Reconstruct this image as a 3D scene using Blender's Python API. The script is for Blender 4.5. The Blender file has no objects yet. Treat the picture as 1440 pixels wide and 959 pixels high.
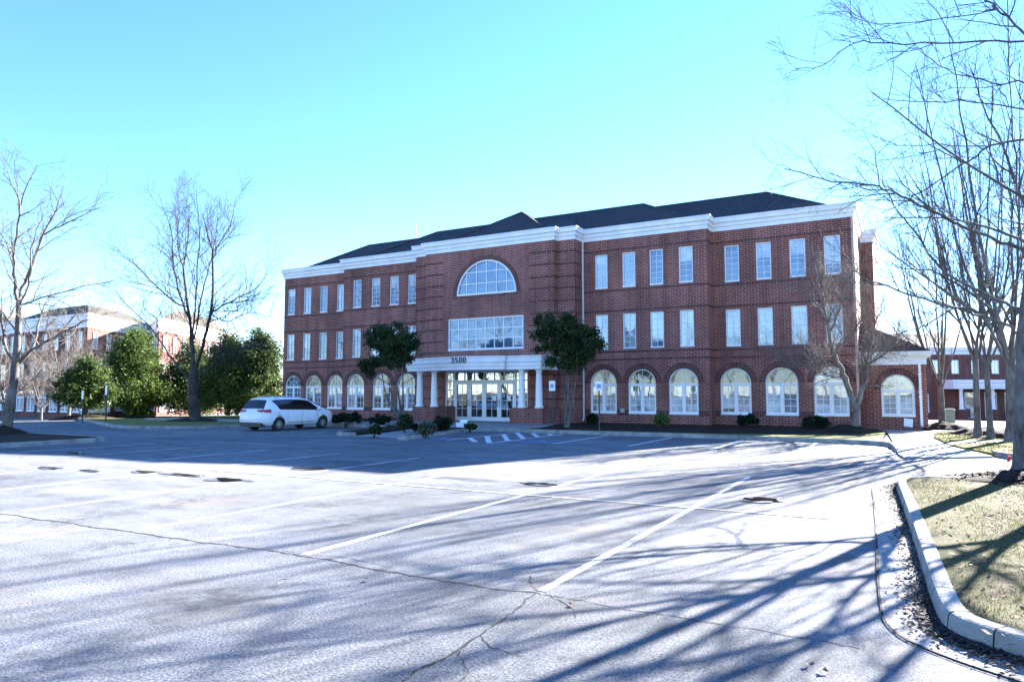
import bpy, bmesh, math, random
import numpy as np
from mathutils import Vector, Matrix, noise
from mathutils.geometry import tessellate_polygon

S = bpy.context.scene
COL = S.collection
PI = math.pi

# ------------------------------------------------------------------ camera model (metres; X along the facade, Y away, Z up)
FPX, CXP, CYP, EYE = 980.0, 720.0, 479.5, 1.7
PITCH, YAW = math.atan(73.5 / 980), math.radians(29.1)
FW = Vector((-math.sin(YAW) * math.cos(PITCH), math.cos(YAW) * math.cos(PITCH), math.sin(PITCH)))
RT = Vector((math.cos(YAW), math.sin(YAW), 0))
UP = RT.cross(FW)
EYEP = Vector((0, 0, EYE))

def at(px, py, Y):
    r = FW + RT * ((px - CXP) / FPX) - UP * ((py - CYP) / FPX)
    return EYEP + r * (Y / r.y)

def gat(px, py, z=0.0):
    r = FW + RT * ((px - CXP) / FPX) - UP * ((py - CYP) / FPX)
    return EYEP + r * ((z - EYE) / r.z)

SUN_EL, SUN_AZ = math.radians(22.8), math.radians(18.5)     # azimuth from +Y towards +X

def ss(a, b, x):
    t = max(0.0, min(1.0, (x - a) / (b - a)))
    return t * t * (3 - 2 * t)

def gh(x, y):                                               # terrain height: the site falls away beyond the building
    return -(0.85 + 0.55 * ss(-10, 10, x)) * ss(50, 80, math.hypot(x, y))

# ------------------------------------------------------------------ materials
def lin(c):
    return tuple((v / 12.92 if v <= 0.04045 else ((v + 0.055) / 1.055) ** 2.4) for v in c)

class NT:
    def __init__(s, name):
        s.m = bpy.data.materials.new(name); s.m.use_nodes = True
        s.t = s.m.node_tree; s.t.nodes.clear()
        s.out = s.n('ShaderNodeOutputMaterial')
    def n(s, typ, **kw):
        nd = s.t.nodes.new(typ)
        for k, v in kw.items():
            if k.startswith('i_'):
                key = k[2:]
                key = int(key) if key.isdigit() else key.replace('_', ' ')
                nd.inputs[key].default_value = v
            else:
                setattr(nd, k, v)
        return nd
    def l(s, a, ai, b, bi):
        s.t.links.new(a.outputs[ai], b.inputs[bi])
    def ramp(s, stops):
        r = s.n('ShaderNodeValToRGB')
        e = r.color_ramp.elements
        while len(e) < len(stops): e.new(0.5)
        for i, (p, c) in enumerate(stops):
            e[i].position = p
            e[i].color = (c[0], c[1], c[2], 1) if not isinstance(c, (int, float)) else (c, c, c, 1)
        return r
    def mix(s, f, a, b, blend='MIX'):
        nd = s.n('ShaderNodeMix', data_type='RGBA', blend_type=blend)
        for sock, v in ((0, f), (6, a), (7, b)):
            if isinstance(v, tuple) and len(v) == 2 and not isinstance(v[0], (int, float)):
                s.t.links.new(v[0].outputs[v[1]], nd.inputs[sock])
            elif isinstance(v, (int, float)):
                nd.inputs[sock].default_value = v if sock == 0 else (v, v, v, 1)
            else:
                nd.inputs[sock].default_value = (v[0], v[1], v[2], 1)
        return nd
    def noise(s, coord, scale, detail=4, rough=0.55):
        nd = s.n('ShaderNodeTexNoise', i_Scale=scale, i_Detail=detail, i_Roughness=rough)
        if coord: s.t.links.new(coord[0].outputs[coord[1]], nd.inputs['Vector'])
        return nd

def pos(nt):
    return (nt.n('ShaderNodeNewGeometry'), 'Position')
def obc(nt):
    return (nt.n('ShaderNodeTexCoord'), 'Object')

MATS = {}
def plain(name, c, rough=0.6, var=0.12, scale=3.0, metal=0.0, bump=0.0, bscale=40.0, spec=0.5):
    nt = NT(name)
    b = nt.n('ShaderNodeBsdfPrincipled', i_Roughness=rough, i_Metallic=metal)
    b.inputs['Specular IOR Level'].default_value = spec
    p = obc(nt)
    nz = nt.noise(p, scale, 5)
    r = nt.ramp([(0.3, tuple(v * (1 - var) for v in c)), (0.7, tuple(min(1, v * (1 + var)) for v in c))])
    nt.l(nz, 0, r, 0); nt.l(r, 0, b, 'Base Color')
    if bump:
        bn = nt.noise(p, bscale, 3)
        bp = nt.n('ShaderNodeBump', i_Strength=bump, i_Distance=0.02)
        nt.l(bn, 0, bp, 'Height'); nt.l(bp, 0, b, 'Normal')
    nt.l(b, 0, nt.out, 0)
    MATS[name] = nt.m
    return nt.m

def brick_mat(name, c1, c2, mortar, bw=0.30, rh=0.10, ms=0.011, uv=True):
    nt = NT(name)
    b = nt.n('ShaderNodeBsdfPrincipled', i_Roughness=0.85)
    b.inputs['Specular IOR Level'].default_value = 0.25
    uvn = nt.n('ShaderNodeUVMap')
    br = nt.n('ShaderNodeTexBrick')
    br.inputs['Scale'].default_value = 1.0
    br.inputs['Brick Width'].default_value = bw
    br.inputs['Row Height'].default_value = rh
    br.inputs['Mortar Size'].default_value = ms
    br.inputs['Mortar Smooth'].default_value = 0.15
    br.inputs['Bias'].default_value = -0.15
    br.inputs['Color1'].default_value = (*c1, 1)
    br.inputs['Color2'].default_value = (*c2, 1)
    br.inputs['Mortar'].default_value = (*mortar, 1)
    nt.l(uvn, 0, br, 'Vector')
    big = nt.noise((uvn, 0), 0.35, 5)
    rr = nt.ramp([(0.3, 0.68), (0.7, 1.2)])
    nt.l(big, 0, rr, 0)
    mx = nt.mix(1.0, (br, 0), (rr, 0), 'MULTIPLY')
    # rain streaks: noise stretched along the wall height
    mp = nt.n('ShaderNodeMapping'); mp.inputs['Scale'].default_value = (2.2, 0.12, 1)
    nt.l(uvn, 0, mp, 0)
    st = nt.noise((mp, 0), 1.0, 4)
    sr = nt.ramp([(0.35, 0.72), (0.6, 1.06)]); nt.l(st, 0, sr, 0)
    mx2 = nt.mix(1.0, (mx, 2), (sr, 0), 'MULTIPLY')
    nt.l(mx2, 2, b, 'Base Color')
    bp = nt.n('ShaderNodeBump', i_Strength=0.6, i_Distance=0.01)
    iv = nt.n('ShaderNodeMath', operation='SUBTRACT'); iv.inputs[0].default_value = 1.0
    nt.l(br, 1, iv, 1); nt.l(iv, 0, bp, 'Height'); nt.l(bp, 0, b, 'Normal')
    nt.l(b, 0, nt.out, 0)
    MATS[name] = nt.m
    return nt.m

def glass_mat(name, base, refl, rough=0.02, slats=0.0):
    """window pane: coated glass over what stands close behind it (blinds or a dark room), or painted sky blue"""
    nt = NT(name)
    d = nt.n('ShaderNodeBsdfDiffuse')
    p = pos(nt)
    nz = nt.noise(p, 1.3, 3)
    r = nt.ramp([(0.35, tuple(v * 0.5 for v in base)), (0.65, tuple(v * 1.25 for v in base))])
    nt.l(nz, 0, r, 0)
    if slats:
        wv = nt.n('ShaderNodeTexWave', wave_type='BANDS', bands_direction='Z'); wv.inputs['Scale'].default_value = 6.0
        nt.l(p[0], p[1], wv, 'Vector')
        wr = nt.ramp([(0.0, 1 - slats), (0.5, 1.0)]); nt.l(wv, 0, wr, 0)
        mx = nt.mix(1.0, (r, 0), (wr, 0), 'MULTIPLY')
        nt.l(mx, 2, d, 'Color')
    else:
        nt.l(r, 0, d, 'Color')
    g = nt.n('ShaderNodeBsdfGlossy', i_Roughness=rough)
    g.inputs['Color'].default_value = (0.78, 0.88, 1.0, 1)
    bn = nt.noise(p, 0.9, 2)
    bp = nt.n('ShaderNodeBump', i_Strength=0.06, i_Distance=0.05)
    nt.l(bn, 0, bp, 'Height'); nt.l(bp, 0, g, 'Normal')
    fr = nt.n('ShaderNodeFresnel', i_IOR=1.5)
    mr = nt.n('ShaderNodeMapRange'); mr.inputs[3].default_value = refl - 0.04; mr.inputs[4].default_value = 1.0
    nt.l(fr, 0, mr, 0)
    ms = nt.n('ShaderNodeMixShader')
    nt.l(mr, 0, ms, 0); nt.l(d, 0, ms, 1); nt.l(g, 0, ms, 2)
    nt.l(ms, 0, nt.out, 0)
    MATS[name] = nt.m
    return nt.m

def leaf_mat(name, c1, c2, trans=0.25):
    nt = NT(name)
    b = nt.n('ShaderNodeBsdfPrincipled', i_Roughness=0.6)
    b.inputs['Specular IOR Level'].default_value = 0.22
    p = obc(nt)
    nz = nt.noise(p, 1.1, 3); nz2 = nt.noise(p, 17.0, 2)
    ad = nt.n('ShaderNodeMath', operation='ADD'); nt.l(nz, 0, ad, 0); nt.l(nz2, 0, ad, 1)
    r = nt.ramp([(0.8, c1), (1.2, c2)])
    hf = nt.n('ShaderNodeMath', operation='MULTIPLY'); hf.inputs[1].default_value = 1.0
    nt.l(ad, 0, hf, 0)
    mr = nt.n('ShaderNodeMapRange'); mr.inputs[1].default_value = 0.75; mr.inputs[2].default_value = 1.25
    nt.l(hf, 0, mr, 0)
    r.color_ramp.elements[0].position = 0.1; r.color_ramp.elements[1].position = 0.9
    nt.l(mr, 0, r, 0); nt.l(r, 0, b, 'Base Color')
    t = nt.n('ShaderNodeBsdfTranslucent'); nt.l(r, 0, t, 'Color')
    ms = nt.n('ShaderNodeMixShader'); ms.inputs[0].default_value = trans
    nt.l(b, 0, ms, 1); nt.l(t, 0, ms, 2); nt.l(ms, 0, nt.out, 0)
    MATS[name] = nt.m
    return nt.m

def asphalt_mat():
    nt = NT('asphalt')
    b = nt.n('ShaderNodeBsdfPrincipled', i_Roughness=0.9)
    b.inputs['Specular IOR Level'].default_value = 0.25
    p = pos(nt)
    sx = nt.n('ShaderNodeSeparateXYZ'); nt.l(p[0], p[1], sx, 0)
    big = nt.noise(p, 0.16, 6, 0.6)
    mid = nt.noise(p, 1.6, 6, 0.65)
    fine = nt.noise(p, 48.0, 4, 0.9)
    grit = nt.n('ShaderNodeTexVoronoi', i_Scale=120.0); nt.l(p[0], p[1], grit, 'Vector')
    r1 = nt.ramp([(0.34, (0.100, 0.105, 0.112)), (0.5, (0.158, 0.164, 0.174)), (0.68, (0.206, 0.212, 0.223))]); nt.l(big, 0, r1, 0)
    r2 = nt.ramp([(0.32, 0.72), (0.5, 1.0), (0.7, 1.16)]); nt.l(mid, 0, r2, 0)
    r3 = nt.ramp([(0.40, 0.30), (0.5, 0.95), (0.60, 1.75)]); nt.l(fine, 0, r3, 0)
    m1 = nt.mix(1.0, (r1, 0), (r2, 0), 'MULTIPLY')
    m2 = nt.mix(1.0, (m1, 2), (r3, 0), 'MULTIPLY')
    r4 = nt.ramp([(0.0, 1.25), (0.5, 0.85)]); nt.l(grit, 0, r4, 0)
    m3 = nt.mix(0.8, (m2, 2), (r4, 0), 'MULTIPLY')
    # brownish silt left where water has dried
    silt = nt.noise(p, 0.45, 5, 0.6)
    rs = nt.ramp([(0.56, 0.0), (0.72, 0.55)]); nt.l(silt, 0, rs, 0)
    m4 = nt.mix((rs, 0), (m3, 2), (0.16, 0.125, 0.09))
    # long tyre-worn streaks running along the aisle
    mp = nt.n('ShaderNodeMapping'); mp.inputs['Scale'].default_value = (0.12, 1.1, 1)
    nt.l(p[0], p[1], mp, 0)
    sk = nt.noise((mp, 0), 1.0, 5, 0.6)
    rk = nt.ramp([(0.33, 0.62), (0.52, 1.04)]); nt.l(sk, 0, rk, 0)
    m5 = nt.mix(0.5, (m4, 2), (rk, 0), 'MULTIPLY')
    # two paving lanes laid at different times meet at the seam Y = 5.4; a third starts at X = -8.9
    lane = nt.n('ShaderNodeMath', operation='LESS_THAN'); lane.inputs[1].default_value = 5.39; nt.l(sx, 1, lane, 0)
    m6 = nt.mix((lane, 0), (m5, 2), (0.5, 0.5, 0.5), 'MULTIPLY'); m6.inputs[7].default_value = (0.92, 0.92, 0.93, 1)
    l2 = nt.n('ShaderNodeMath', operation='LESS_THAN'); l2.inputs[1].default_value = -8.88; nt.l(sx, 0, l2, 0)
    l3 = nt.n('ShaderNodeMath', operation='MULTIPLY'); nt.l(lane, 0, l3, 0); nt.l(l2, 0, l3, 1)
    m7 = nt.mix((l3, 0), (m6, 2), (1, 1, 1), 'MULTIPLY'); m7.inputs[7].default_value = (1.16, 1.14, 1.12, 1)
    # oil drips in the bays
    oil = nt.noise(p, 0.85, 2, 0.5); dr = nt.noise(p, 6.0, 4, 0.7)
    oa = nt.n('ShaderNodeMath', operation='MULTIPLY'); nt.l(oil, 0, oa, 0); nt.l(dr, 0, oa, 1)
    ro = nt.ramp([(0.30, 1.0), (0.40, 0.62)]); nt.l(oa, 0, ro, 0)
    m8 = nt.mix(1.0, (m7, 2), (ro, 0), 'MULTIPLY')
    nt.l(m8, 2, b, 'Base Color')
    bp = nt.n('ShaderNodeBump', i_Strength=0.8, i_Distance=0.010)
    nt.l(fine, 0, bp, 'Height'); nt.l(bp, 0, b, 'Normal')
    nt.l(b, 0, nt.out, 0)
    MATS['asphalt'] = nt.m

def paint_mat(name, lo, hi):
    nt = NT(name)
    b = nt.n('ShaderNodeBsdfPrincipled', i_Roughness=0.8)
    p = pos(nt)
    n1 = nt.noise(p, 30.0, 5, 0.7); n2 = nt.noise(p, 1.2, 4, 0.6)
    ad = nt.n('ShaderNodeMath', operation='ADD'); nt.l(n1, 0, ad, 0); nt.l(n2, 0, ad, 1)
    r = nt.ramp([(lo, (0.16, 0.16, 0.165)), (hi, (0.62, 0.62, 0.62))])
    hf = nt.n('ShaderNodeMath', operation='MULTIPLY'); hf.inputs[1].default_value = 0.5
    nt.l(ad, 0, hf, 0); nt.l(hf, 0, r, 0); nt.l(r, 0, b, 'Base Color'); nt.l(b, 0, nt.out, 0)
    MATS[name] = nt.m

def ground_mat(name, cols, s1=0.6, s2=9.0, s3=60.0, rough=0.95, bump=0.6):
    nt = NT(name)
    b = nt.n('ShaderNodeBsdfPrincipled', i_Roughness=rough)
    b.inputs['Specular IOR Level'].default_value = 0.15
    p = pos(nt)
    a = nt.noise(p, s1, 5, 0.65); c = nt.noise(p, s2, 5, 0.7); f = nt.noise(p, s3, 3, 0.8)
    ad = nt.n('ShaderNodeMath', operation='ADD'); nt.l(a, 0, ad, 0); nt.l(c, 0, ad, 1)
    hf = nt.n('ShaderNodeMath', operation='MULTIPLY'); hf.inputs[1].default_value = 0.5; nt.l(ad, 0, hf, 0)
    n = len(cols)
    r = nt.ramp([(0.36 + 0.28 * i / (n - 1), cc) for i, cc in enumerate(cols)]); nt.l(hf, 0, r, 0)
    rf = nt.ramp([(0.3, 0.55), (0.7, 1.4)]); nt.l(f, 0, rf, 0)
    m = nt.mix(1.0, (r, 0), (rf, 0), 'MULTIPLY')
    nt.l(m, 2, b, 'Base Color')
    bp = nt.n('ShaderNodeBump', i_Strength=bump, i_Distance=0.03)
    nt.l(f, 0, bp, 'Height'); nt.l(bp, 0, b, 'Normal'); nt.l(b, 0, nt.out, 0)
    MATS[name] = nt.m

def roof_mat(name, c):
    nt = NT(name)
    b = nt.n('ShaderNodeBsdfPrincipled', i_Roughness=0.9)
    b.inputs['Specular IOR Level'].default_value = 0.2
    p = pos(nt)
    mp = nt.n('ShaderNodeMapping'); mp.inputs['Scale'].default_value = (2.5, 2.5, 9.0); nt.l(p[0], p[1], mp, 0)
    a = nt.noise((mp, 0), 2.0, 4, 0.7); g = nt.noise(p, 0.3, 4)
    r = nt.ramp([(0.3, tuple(v * 0.55 for v in c)), (0.7, tuple(v * 1.5 for v in c))]); nt.l(a, 0, r, 0)
    r2 = nt.ramp([(0.3, 0.8), (0.7, 1.15)]); nt.l(g, 0, r2, 0)
    m = nt.mix(1.0, (r, 0), (r2, 0), 'MULTIPLY'); nt.l(m, 2, b, 'Base Color'); nt.l(b, 0, nt.out, 0)
    MATS[name] = nt.m

def bark_mat(name, c1, c2, sc=6.0):
    nt = NT(name)
    b = nt.n('ShaderNodeBsdfPrincipled', i_Roughness=0.9)
    b.inputs['Specular IOR Level'].default_value = 0.2
    p = obc(nt)
    mp = nt.n('ShaderNodeMapping'); mp.inputs['Scale'].default_value = (3, 3, 0.7); nt.l(p[0], p[1], mp, 0)
    a = nt.noise((mp, 0), sc, 6, 0.7); q = nt.noise(p, 1.7, 4)
    ad = nt.n('ShaderNodeMath', operation='ADD'); nt.l(a, 0, ad, 0); nt.l(q, 0, ad, 1)
    hf = nt.n('ShaderNodeMath', operation='MULTIPLY'); hf.inputs[1].default_value = 0.5; nt.l(ad, 0, hf, 0)
    r = nt.ramp([(0.38, c1), (0.62, c2)]); nt.l(hf, 0, r, 0); nt.l(r, 0, b, 'Base Color')
    bp = nt.n('ShaderNodeBump', i_Strength=0.7, i_Distance=0.03); nt.l(a, 0, bp, 'Height'); nt.l(bp, 0, b, 'Normal')
    nt.l(b, 0, nt.out, 0)
    MATS[name] = nt.m

brick_mat('brick', (0.285, 0.070, 0.046), (0.165, 0.040, 0.032), (0.42, 0.34, 0.30))
brick_mat('brick_dark', (0.14, 0.036, 0.030), (0.085, 0.024, 0.022), (0.28, 0.22, 0.20), bw=0.1, rh=0.30)
brick_mat('brick_arch', (0.15, 0.037, 0.031), (0.10, 0.027, 0.024), (0.33, 0.26, 0.23), bw=0.32, rh=0.10, ms=0.010)
brick_mat('brick_far', (0.17, 0.052, 0.036), (0.12, 0.036, 0.027), (0.22, 0.16, 0.14))
plain('white_trim', (0.78, 0.78, 0.77), 0.5, 0.10, 1.4)
plain('white_frame', (0.78, 0.78, 0.78), 0.4, 0.04, 2.0)
plain('column_white', (0.82, 0.82, 0.80), 0.5, 0.04, 2.0)
plain('cap_stone', (0.5, 0.47, 0.43), 0.8, 0.15, 3.0)
plain('copper_pipe', (0.50, 0.33, 0.27), 0.5, 0.15, 2.0)
plain('black_paint', (0.012, 0.012, 0.013), 0.5, 0.1)
plain('sign_white', (0.82, 0.82, 0.82), 0.4, 0.03)
plain('sign_blue', (0.07, 0.15, 0.33), 0.4, 0.05)
plain('post_steel', (0.05, 0.055, 0.055), 0.55, 0.2, 6.0, 0.3)
plain('post_galv', (0.35, 0.36, 0.37), 0.5, 0.15, 6.0, 0.4)
plain('car_white', (0.80, 0.80, 0.80), 0.22, 0.02, 1.0)
plain('car_black', (0.015, 0.015, 0.016), 0.5, 0.15)
plain('car_glass', (0.012, 0.012, 0.014), 0.06, 0.1)
plain('tyre_rubber', (0.02, 0.02, 0.02), 0.85, 0.2, 8.0)
plain('alloy', (0.55, 0.56, 0.58), 0.3, 0.05, 1.0, 0.7)
plain('tail_red', (0.42, 0.012, 0.015), 0.15, 0.05)
plain('lamp_clear', (0.6, 0.62, 0.65), 0.1, 0.03)
plain('chrome', (0.6, 0.6, 0.62), 0.15, 0.02, 1.0, 1.0)
plain('concrete', (0.25, 0.24, 0.225), 0.9, 0.22, 1.4, 0, 0.35, 60)
plain('kerb_concrete', (0.25, 0.24, 0.22), 0.9, 0.38, 2.6, 0, 0.7, 45)
plain('puddle_water', (0.02, 0.018, 0.015), 0.04, 0.2)
plain('wet_asphalt', (0.085, 0.086, 0.09), 0.6, 0.45, 1.5)
plain('crack_dark', (0.008, 0.008, 0.008), 0.95, 0.3, 5.0)
plain('iron_dark', (0.03, 0.028, 0.026), 0.7, 0.2)
plain('paper', (0.8, 0.8, 0.78), 0.7, 0.03)
plain('pedestal_green', (0.20, 0.27, 0.20), 0.6, 0.1)
plain('marker_red', (0.65, 0.02, 0.03), 0.5, 0.05)
plain('blue_paint', (0.10, 0.15, 0.26), 0.85, 0.4, 4.0)
plain('dead_leaf', (0.17, 0.085, 0.04), 0.8, 0.4, 30.0)
plain('dark_leaf', (0.030, 0.018, 0.012), 0.8, 0.6, 30.0)  # much darker leaf colour, for the drift along the kerb foot
plain('mulch_chip', (0.028, 0.018, 0.013), 0.9, 0.5, 20.0)
plain('fixture', (0.45, 0.45, 0.4), 0.4, 0.1)
bark_mat('bark_grey', (0.05, 0.046, 0.044), (0.18, 0.165, 0.155))
bark_mat('bark_dark', (0.025, 0.020, 0.019), (0.085, 0.07, 0.062))
bark_mat('bark_pale', (0.09, 0.075, 0.065), (0.27, 0.235, 0.20))
bark_mat('bark_mottled', (0.05, 0.040, 0.034), (0.21, 0.185, 0.16), 3.0)
leaf_mat('leaf_holly', (0.032, 0.068, 0.013), (0.14, 0.185, 0.038), .38)
leaf_mat('leaf_holly2', (0.024, 0.052, 0.012), (0.11, 0.15, 0.035), .34)
leaf_mat('leaf_dark', (0.014, 0.036, 0.013), (0.052, 0.088, 0.030))
leaf_mat('leaf_magnolia', (0.018, 0.043, 0.012), (0.12, 0.16, 0.045), .32)
leaf_mat('leaf_yew', (0.008, 0.018, 0.009), (0.022, 0.038, 0.016))
leaf_mat('leaf_sage', (0.05, 0.075, 0.04), (0.12, 0.15, 0.08))
leaf_mat('leaf_burgundy', (0.018, 0.010, 0.010), (0.04, 0.026, 0.02))
leaf_mat('leaf_light', (0.04, 0.08, 0.02), (0.14, 0.20, 0.06))
leaf_mat('grass_blade', (0.040, 0.062, 0.010), (0.15, 0.12, 0.042))
glass_mat('pane_sky', (0.10, 0.15, 0.21), 0.12)  # reflected sky painted as blue in the base colour
glass_mat('pane_blind', (0.50, 0.54, 0.56), 0.13, slats=0.3)
glass_mat('pane_shade', (0.27, 0.30, 0.32), 0.17, slats=0.25)
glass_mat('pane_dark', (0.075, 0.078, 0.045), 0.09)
glass_mat('pane_door', (0.05, 0.045, 0.04), 0.32)
glass_mat('pane_far', (0.12, 0.15, 0.18), 0.4)
asphalt_mat(); paint_mat('line_paint', 0.42, 0.56); paint_mat('line_paint_fresh', 0.30, 0.42)
ground_mat('lawn', [(0.16, 0.125, 0.05), (0.19, 0.165, 0.045), (0.15, 0.165, 0.035), (0.10, 0.14, 0.03)])
ground_mat('island_turf', [(0.022, 0.016, 0.012), (0.055, 0.038, 0.024), (0.11, 0.083, 0.04), (0.055, 0.07, 0.017), (0.10, 0.09, 0.034), (0.095, 0.068, 0.034), (0.028, 0.019, 0.014)], 1.3, 8.0, 55.0, 0.95, 1.0)
ground_mat('mulch', [(0.014, 0.009, 0.007), (0.03, 0.020, 0.014), (0.05, 0.033, 0.022)], 2.0, 20.0, 90.0)
ground_mat('far_field', [(0.05, 0.042, 0.028), (0.07, 0.06, 0.03), (0.045, 0.05, 0.022)], 0.02, 0.3, 3.0)
ground_mat('leaf_litter', [(0.05, 0.03, 0.02), (0.12, 0.06, 0.03), (0.20, 0.12, 0.07)], 2.0, 30.0, 90.0)
roof_mat('shingle', (0.040, 0.042, 0.046))
roof_mat('shingle_tan', (0.075, 0.066, 0.052))
roof_mat('shingle_brown', (0.07, 0.055, 0.05))

# ------------------------------------------------------------------ mesh builder
class MB:
    def __init__(s):
        s.v = []; s.f = []; s.uv = []
    def vert(s, p):
        s.v.append((p[0], p[1], p[2])); return len(s.v) - 1
    def face(s, pts, uvs=None):
        i = len(s.v)
        s.v.extend((p[0], p[1], p[2]) for p in pts)
        s.f.append(tuple(range(i, i + len(pts))))
        s.uv.append(uvs or [(0, 0)] * len(pts))
    def box(s, x0, y0, z0, x1, y1, z1, top_uv=False):
        a = [(x0, y0), (x1, y0), (x1, y1), (x0, y1)]
        u = 0.0
        for k in range(4):
            p, q = a[k], a[(k + 1) % 4]
            L = math.hypot(q[0] - p[0], q[1] - p[1])
            s.face([(*p, z0), (*q, z0), (*q, z1), (*p, z1)], [(u, z0), (u + L, z0), (u + L, z1), (u, z1)])
            u += L
        s.face([(*q, z1) for q in a], [(q[0], q[1]) for q in a])
        s.face([(*q, z0) for q in reversed(a)], [(q[0], q[1]) for q in reversed(a)])
    def bar(s, p, q, w, d=None):
        """square bar from p to q"""
        p, q = Vector(p), Vector(q); t = (q - p)
        if t.length < 1e-6: return
        t.normalize()
        a = t.cross(Vector((0, 1, 0)))
        if a.length < 0.05: a = t.cross(Vector((1, 0, 0)))
        a.normalize(); b = t.cross(a)
        d = d or w
        c = [a * w / 2 * i + b * d / 2 * j for i, j in ((-1, -1), (1, -1), (1, 1), (-1, 1))]
        for k in range(4):
            s.face([p + c[k], p + c[(k + 1) % 4], q + c[(k + 1) % 4], q + c[k]])
        s.face([p + c[k] for k in range(4)]); s.face([q + c[k] for k in (3, 2, 1, 0)])
    def tube(s, pts, rad, n=6, cap=True):
        pts = [Vector(p) for p in pts]; m = len(pts)
        if not isinstance(rad, (list, tuple)): rad = [rad] * m
        up = None; rings = []
        for i in range(m):
            t = (pts[min(i + 1, m - 1)] - pts[max(i - 1, 0)])
            if t.length < 1e-9: t = Vector((0, 0, 1))
            t.normalize()
            if up is None:
                up = t.orthogonal().normalized()
            else:
                up = up - t * up.dot(t)
                up = t.orthogonal().normalized() if up.length < 1e-4 else up.normalized()
            b = t.cross(up); base = len(s.v)
            for k in range(n):
                a = 2 * PI * k / n
                q = pts[i] + (up * math.cos(a) + b * math.sin(a)) * rad[i]
                s.v.append((q.x, q.y, q.z))
            rings.append(base)
        for i in range(m - 1):
            A, B = rings[i], rings[i + 1]
            for k in range(n):
                j = (k + 1) % n
                s.f.append((A + k, A + j, B + j, B + k)); s.uv.append(None)
        if cap:
            s.f.append(tuple(rings[0] + k for k in reversed(range(n)))); s.uv.append(None)
            s.f.append(tuple(rings[-1] + k for k in range(n))); s.uv.append(None)
    def lathe(s, prof, c, n=20):
        base = len(s.v)
        for r, z in prof:
            for k in range(n):
                a = 2 * PI * k / n
                s.v.append((c[0] + r * math.cos(a), c[1] + r * math.sin(a), c[2] + z))
        for i in range(len(prof) - 1):
            for k in range(n):
                j = (k + 1) % n
                s.f.append((base + i * n + k, base + i * n + j, base + (i + 1) * n + j, base + (i + 1) * n + k)); s.uv.append(None)
        s.f.append(tuple(base + (len(prof) - 1) * n + k for k in range(n))); s.uv.append(None)
    def poly(s, pts, uvs=None, holes=()):
        """flat polygon with holes"""
        loops = [[Vector(p) for p in pts]] + [[Vector(p) for p in h] for h in holes]
        flat = [p for l in loops for p in l]
        fu = None
        if uvs: fu = [u for l in uvs for u in l]
        base = len(s.v)
        s.v.extend((p.x, p.y, p.z) for p in flat)
        for t in tessellate_polygon(loops):
            s.f.append(tuple(base + k for k in t)); s.uv.append([fu[k] for k in t] if fu else None)
    def slab(s, pts, z0, z1):
        s.poly([(p[0], p[1], z1) for p in pts], [[(p[0], p[1]) for p in pts]])
        s.poly([(p[0], p[1], z0) for p in pts], [[(p[0], p[1]) for p in pts]])
        u = 0
        for k in range(len(pts)):
            p, q = pts[k], pts[(k + 1) % len(pts)]
            L = math.hypot(q[0] - p[0], q[1] - p[1])
            s.face([(p[0], p[1], z0), (q[0], q[1], z0), (q[0], q[1], z1), (p[0], p[1], z1)], [(u, z0), (u + L, z0), (u + L, z1), (u, z1)])
            u += L
    def prism(s, pts, d):
        """extrude a 3D outline along vector d"""
        d = Vector(d); P = [Vector(p) for p in pts]
        s.poly(P); s.poly([p + d for p in P])
        for k in range(len(P)):
            s.face([P[k], P[(k + 1) % len(P)], P[(k + 1) % len(P)] + d, P[k] + d])
    def sweep(s, line, prof, closed=False):
        """profile [(out, z)] swept along a plan polyline, outward = right-hand side"""
        n = len(line); off = []
        for i in range(n):
            ns = []
            for a, b in ((i - 1, i), (i, i + 1)):
                if closed: a %= n; b %= n
                if a < 0 or b >= n: continue
                d = Vector((line[b][0] - line[a][0], line[b][1] - line[a][1])).normalized()
                ns.append(Vector((d.y, -d.x)))
            m = ns[0] if len(ns) == 1 else (ns[0] + ns[1]) / max(0.2, 1 + ns[0].dot(ns[1]))
            off.append(m)
        P = [[(line[i][0] + off[i].x * o, line[i][1] + off[i].y * o, z) for o, z in prof] for i in range(n)]
        u = 0
        for i in range(n if closed else n - 1):
            j = (i + 1) % n
            L = math.hypot(line[j][0] - line[i][0], line[j][1] - line[i][1])
            w = 0
            for k in range(len(prof) - 1):
                dw = math.hypot(prof[k + 1][0] - prof[k][0], prof[k + 1][1] - prof[k][1])
                s.face([P[i][k], P[j][k], P[j][k + 1], P[i][k + 1]], [(u, w), (u + L, w), (u + L, w + dw), (u, w + dw)])
                w += dw
            u += L
        if not closed:
            s.face(P[0]); s.face(P[-1])

WL = {}
def link(o, parent=None):
    COL.objects.link(o)
    if parent is not None: o.parent = parent

def obj(name, mb, mat, parent=None, smooth=False, loc=None):
    """links a builder's mesh (written in world metres) as one object"""
    off = Vector(loc) if loc is not None else (WL[parent.name] if parent is not None else Vector((0, 0, 0)))
    me = bpy.data.meshes.new(name)
    me.from_pydata([(v[0] - off.x, v[1] - off.y, v[2] - off.z) for v in mb.v], [], mb.f)
    if any(u for u in mb.uv):
        ul = me.uv_layers.new(name='UVMap'); data = []
        for f, u in zip(mb.f, mb.uv):
            data.extend([c for q in (u or [(0, 0)] * len(f)) for c in q])
        ul.data.foreach_set('uv', data)
    if smooth: me.polygons.foreach_set('use_smooth', [True] * len(me.polygons))
    me.materials.append(MATS[mat]); me.update()
    o = bpy.data.objects.new(name, me); link(o, parent)
    if parent is None:
        o.location = off
    WL[o.name] = off
    return o

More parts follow.
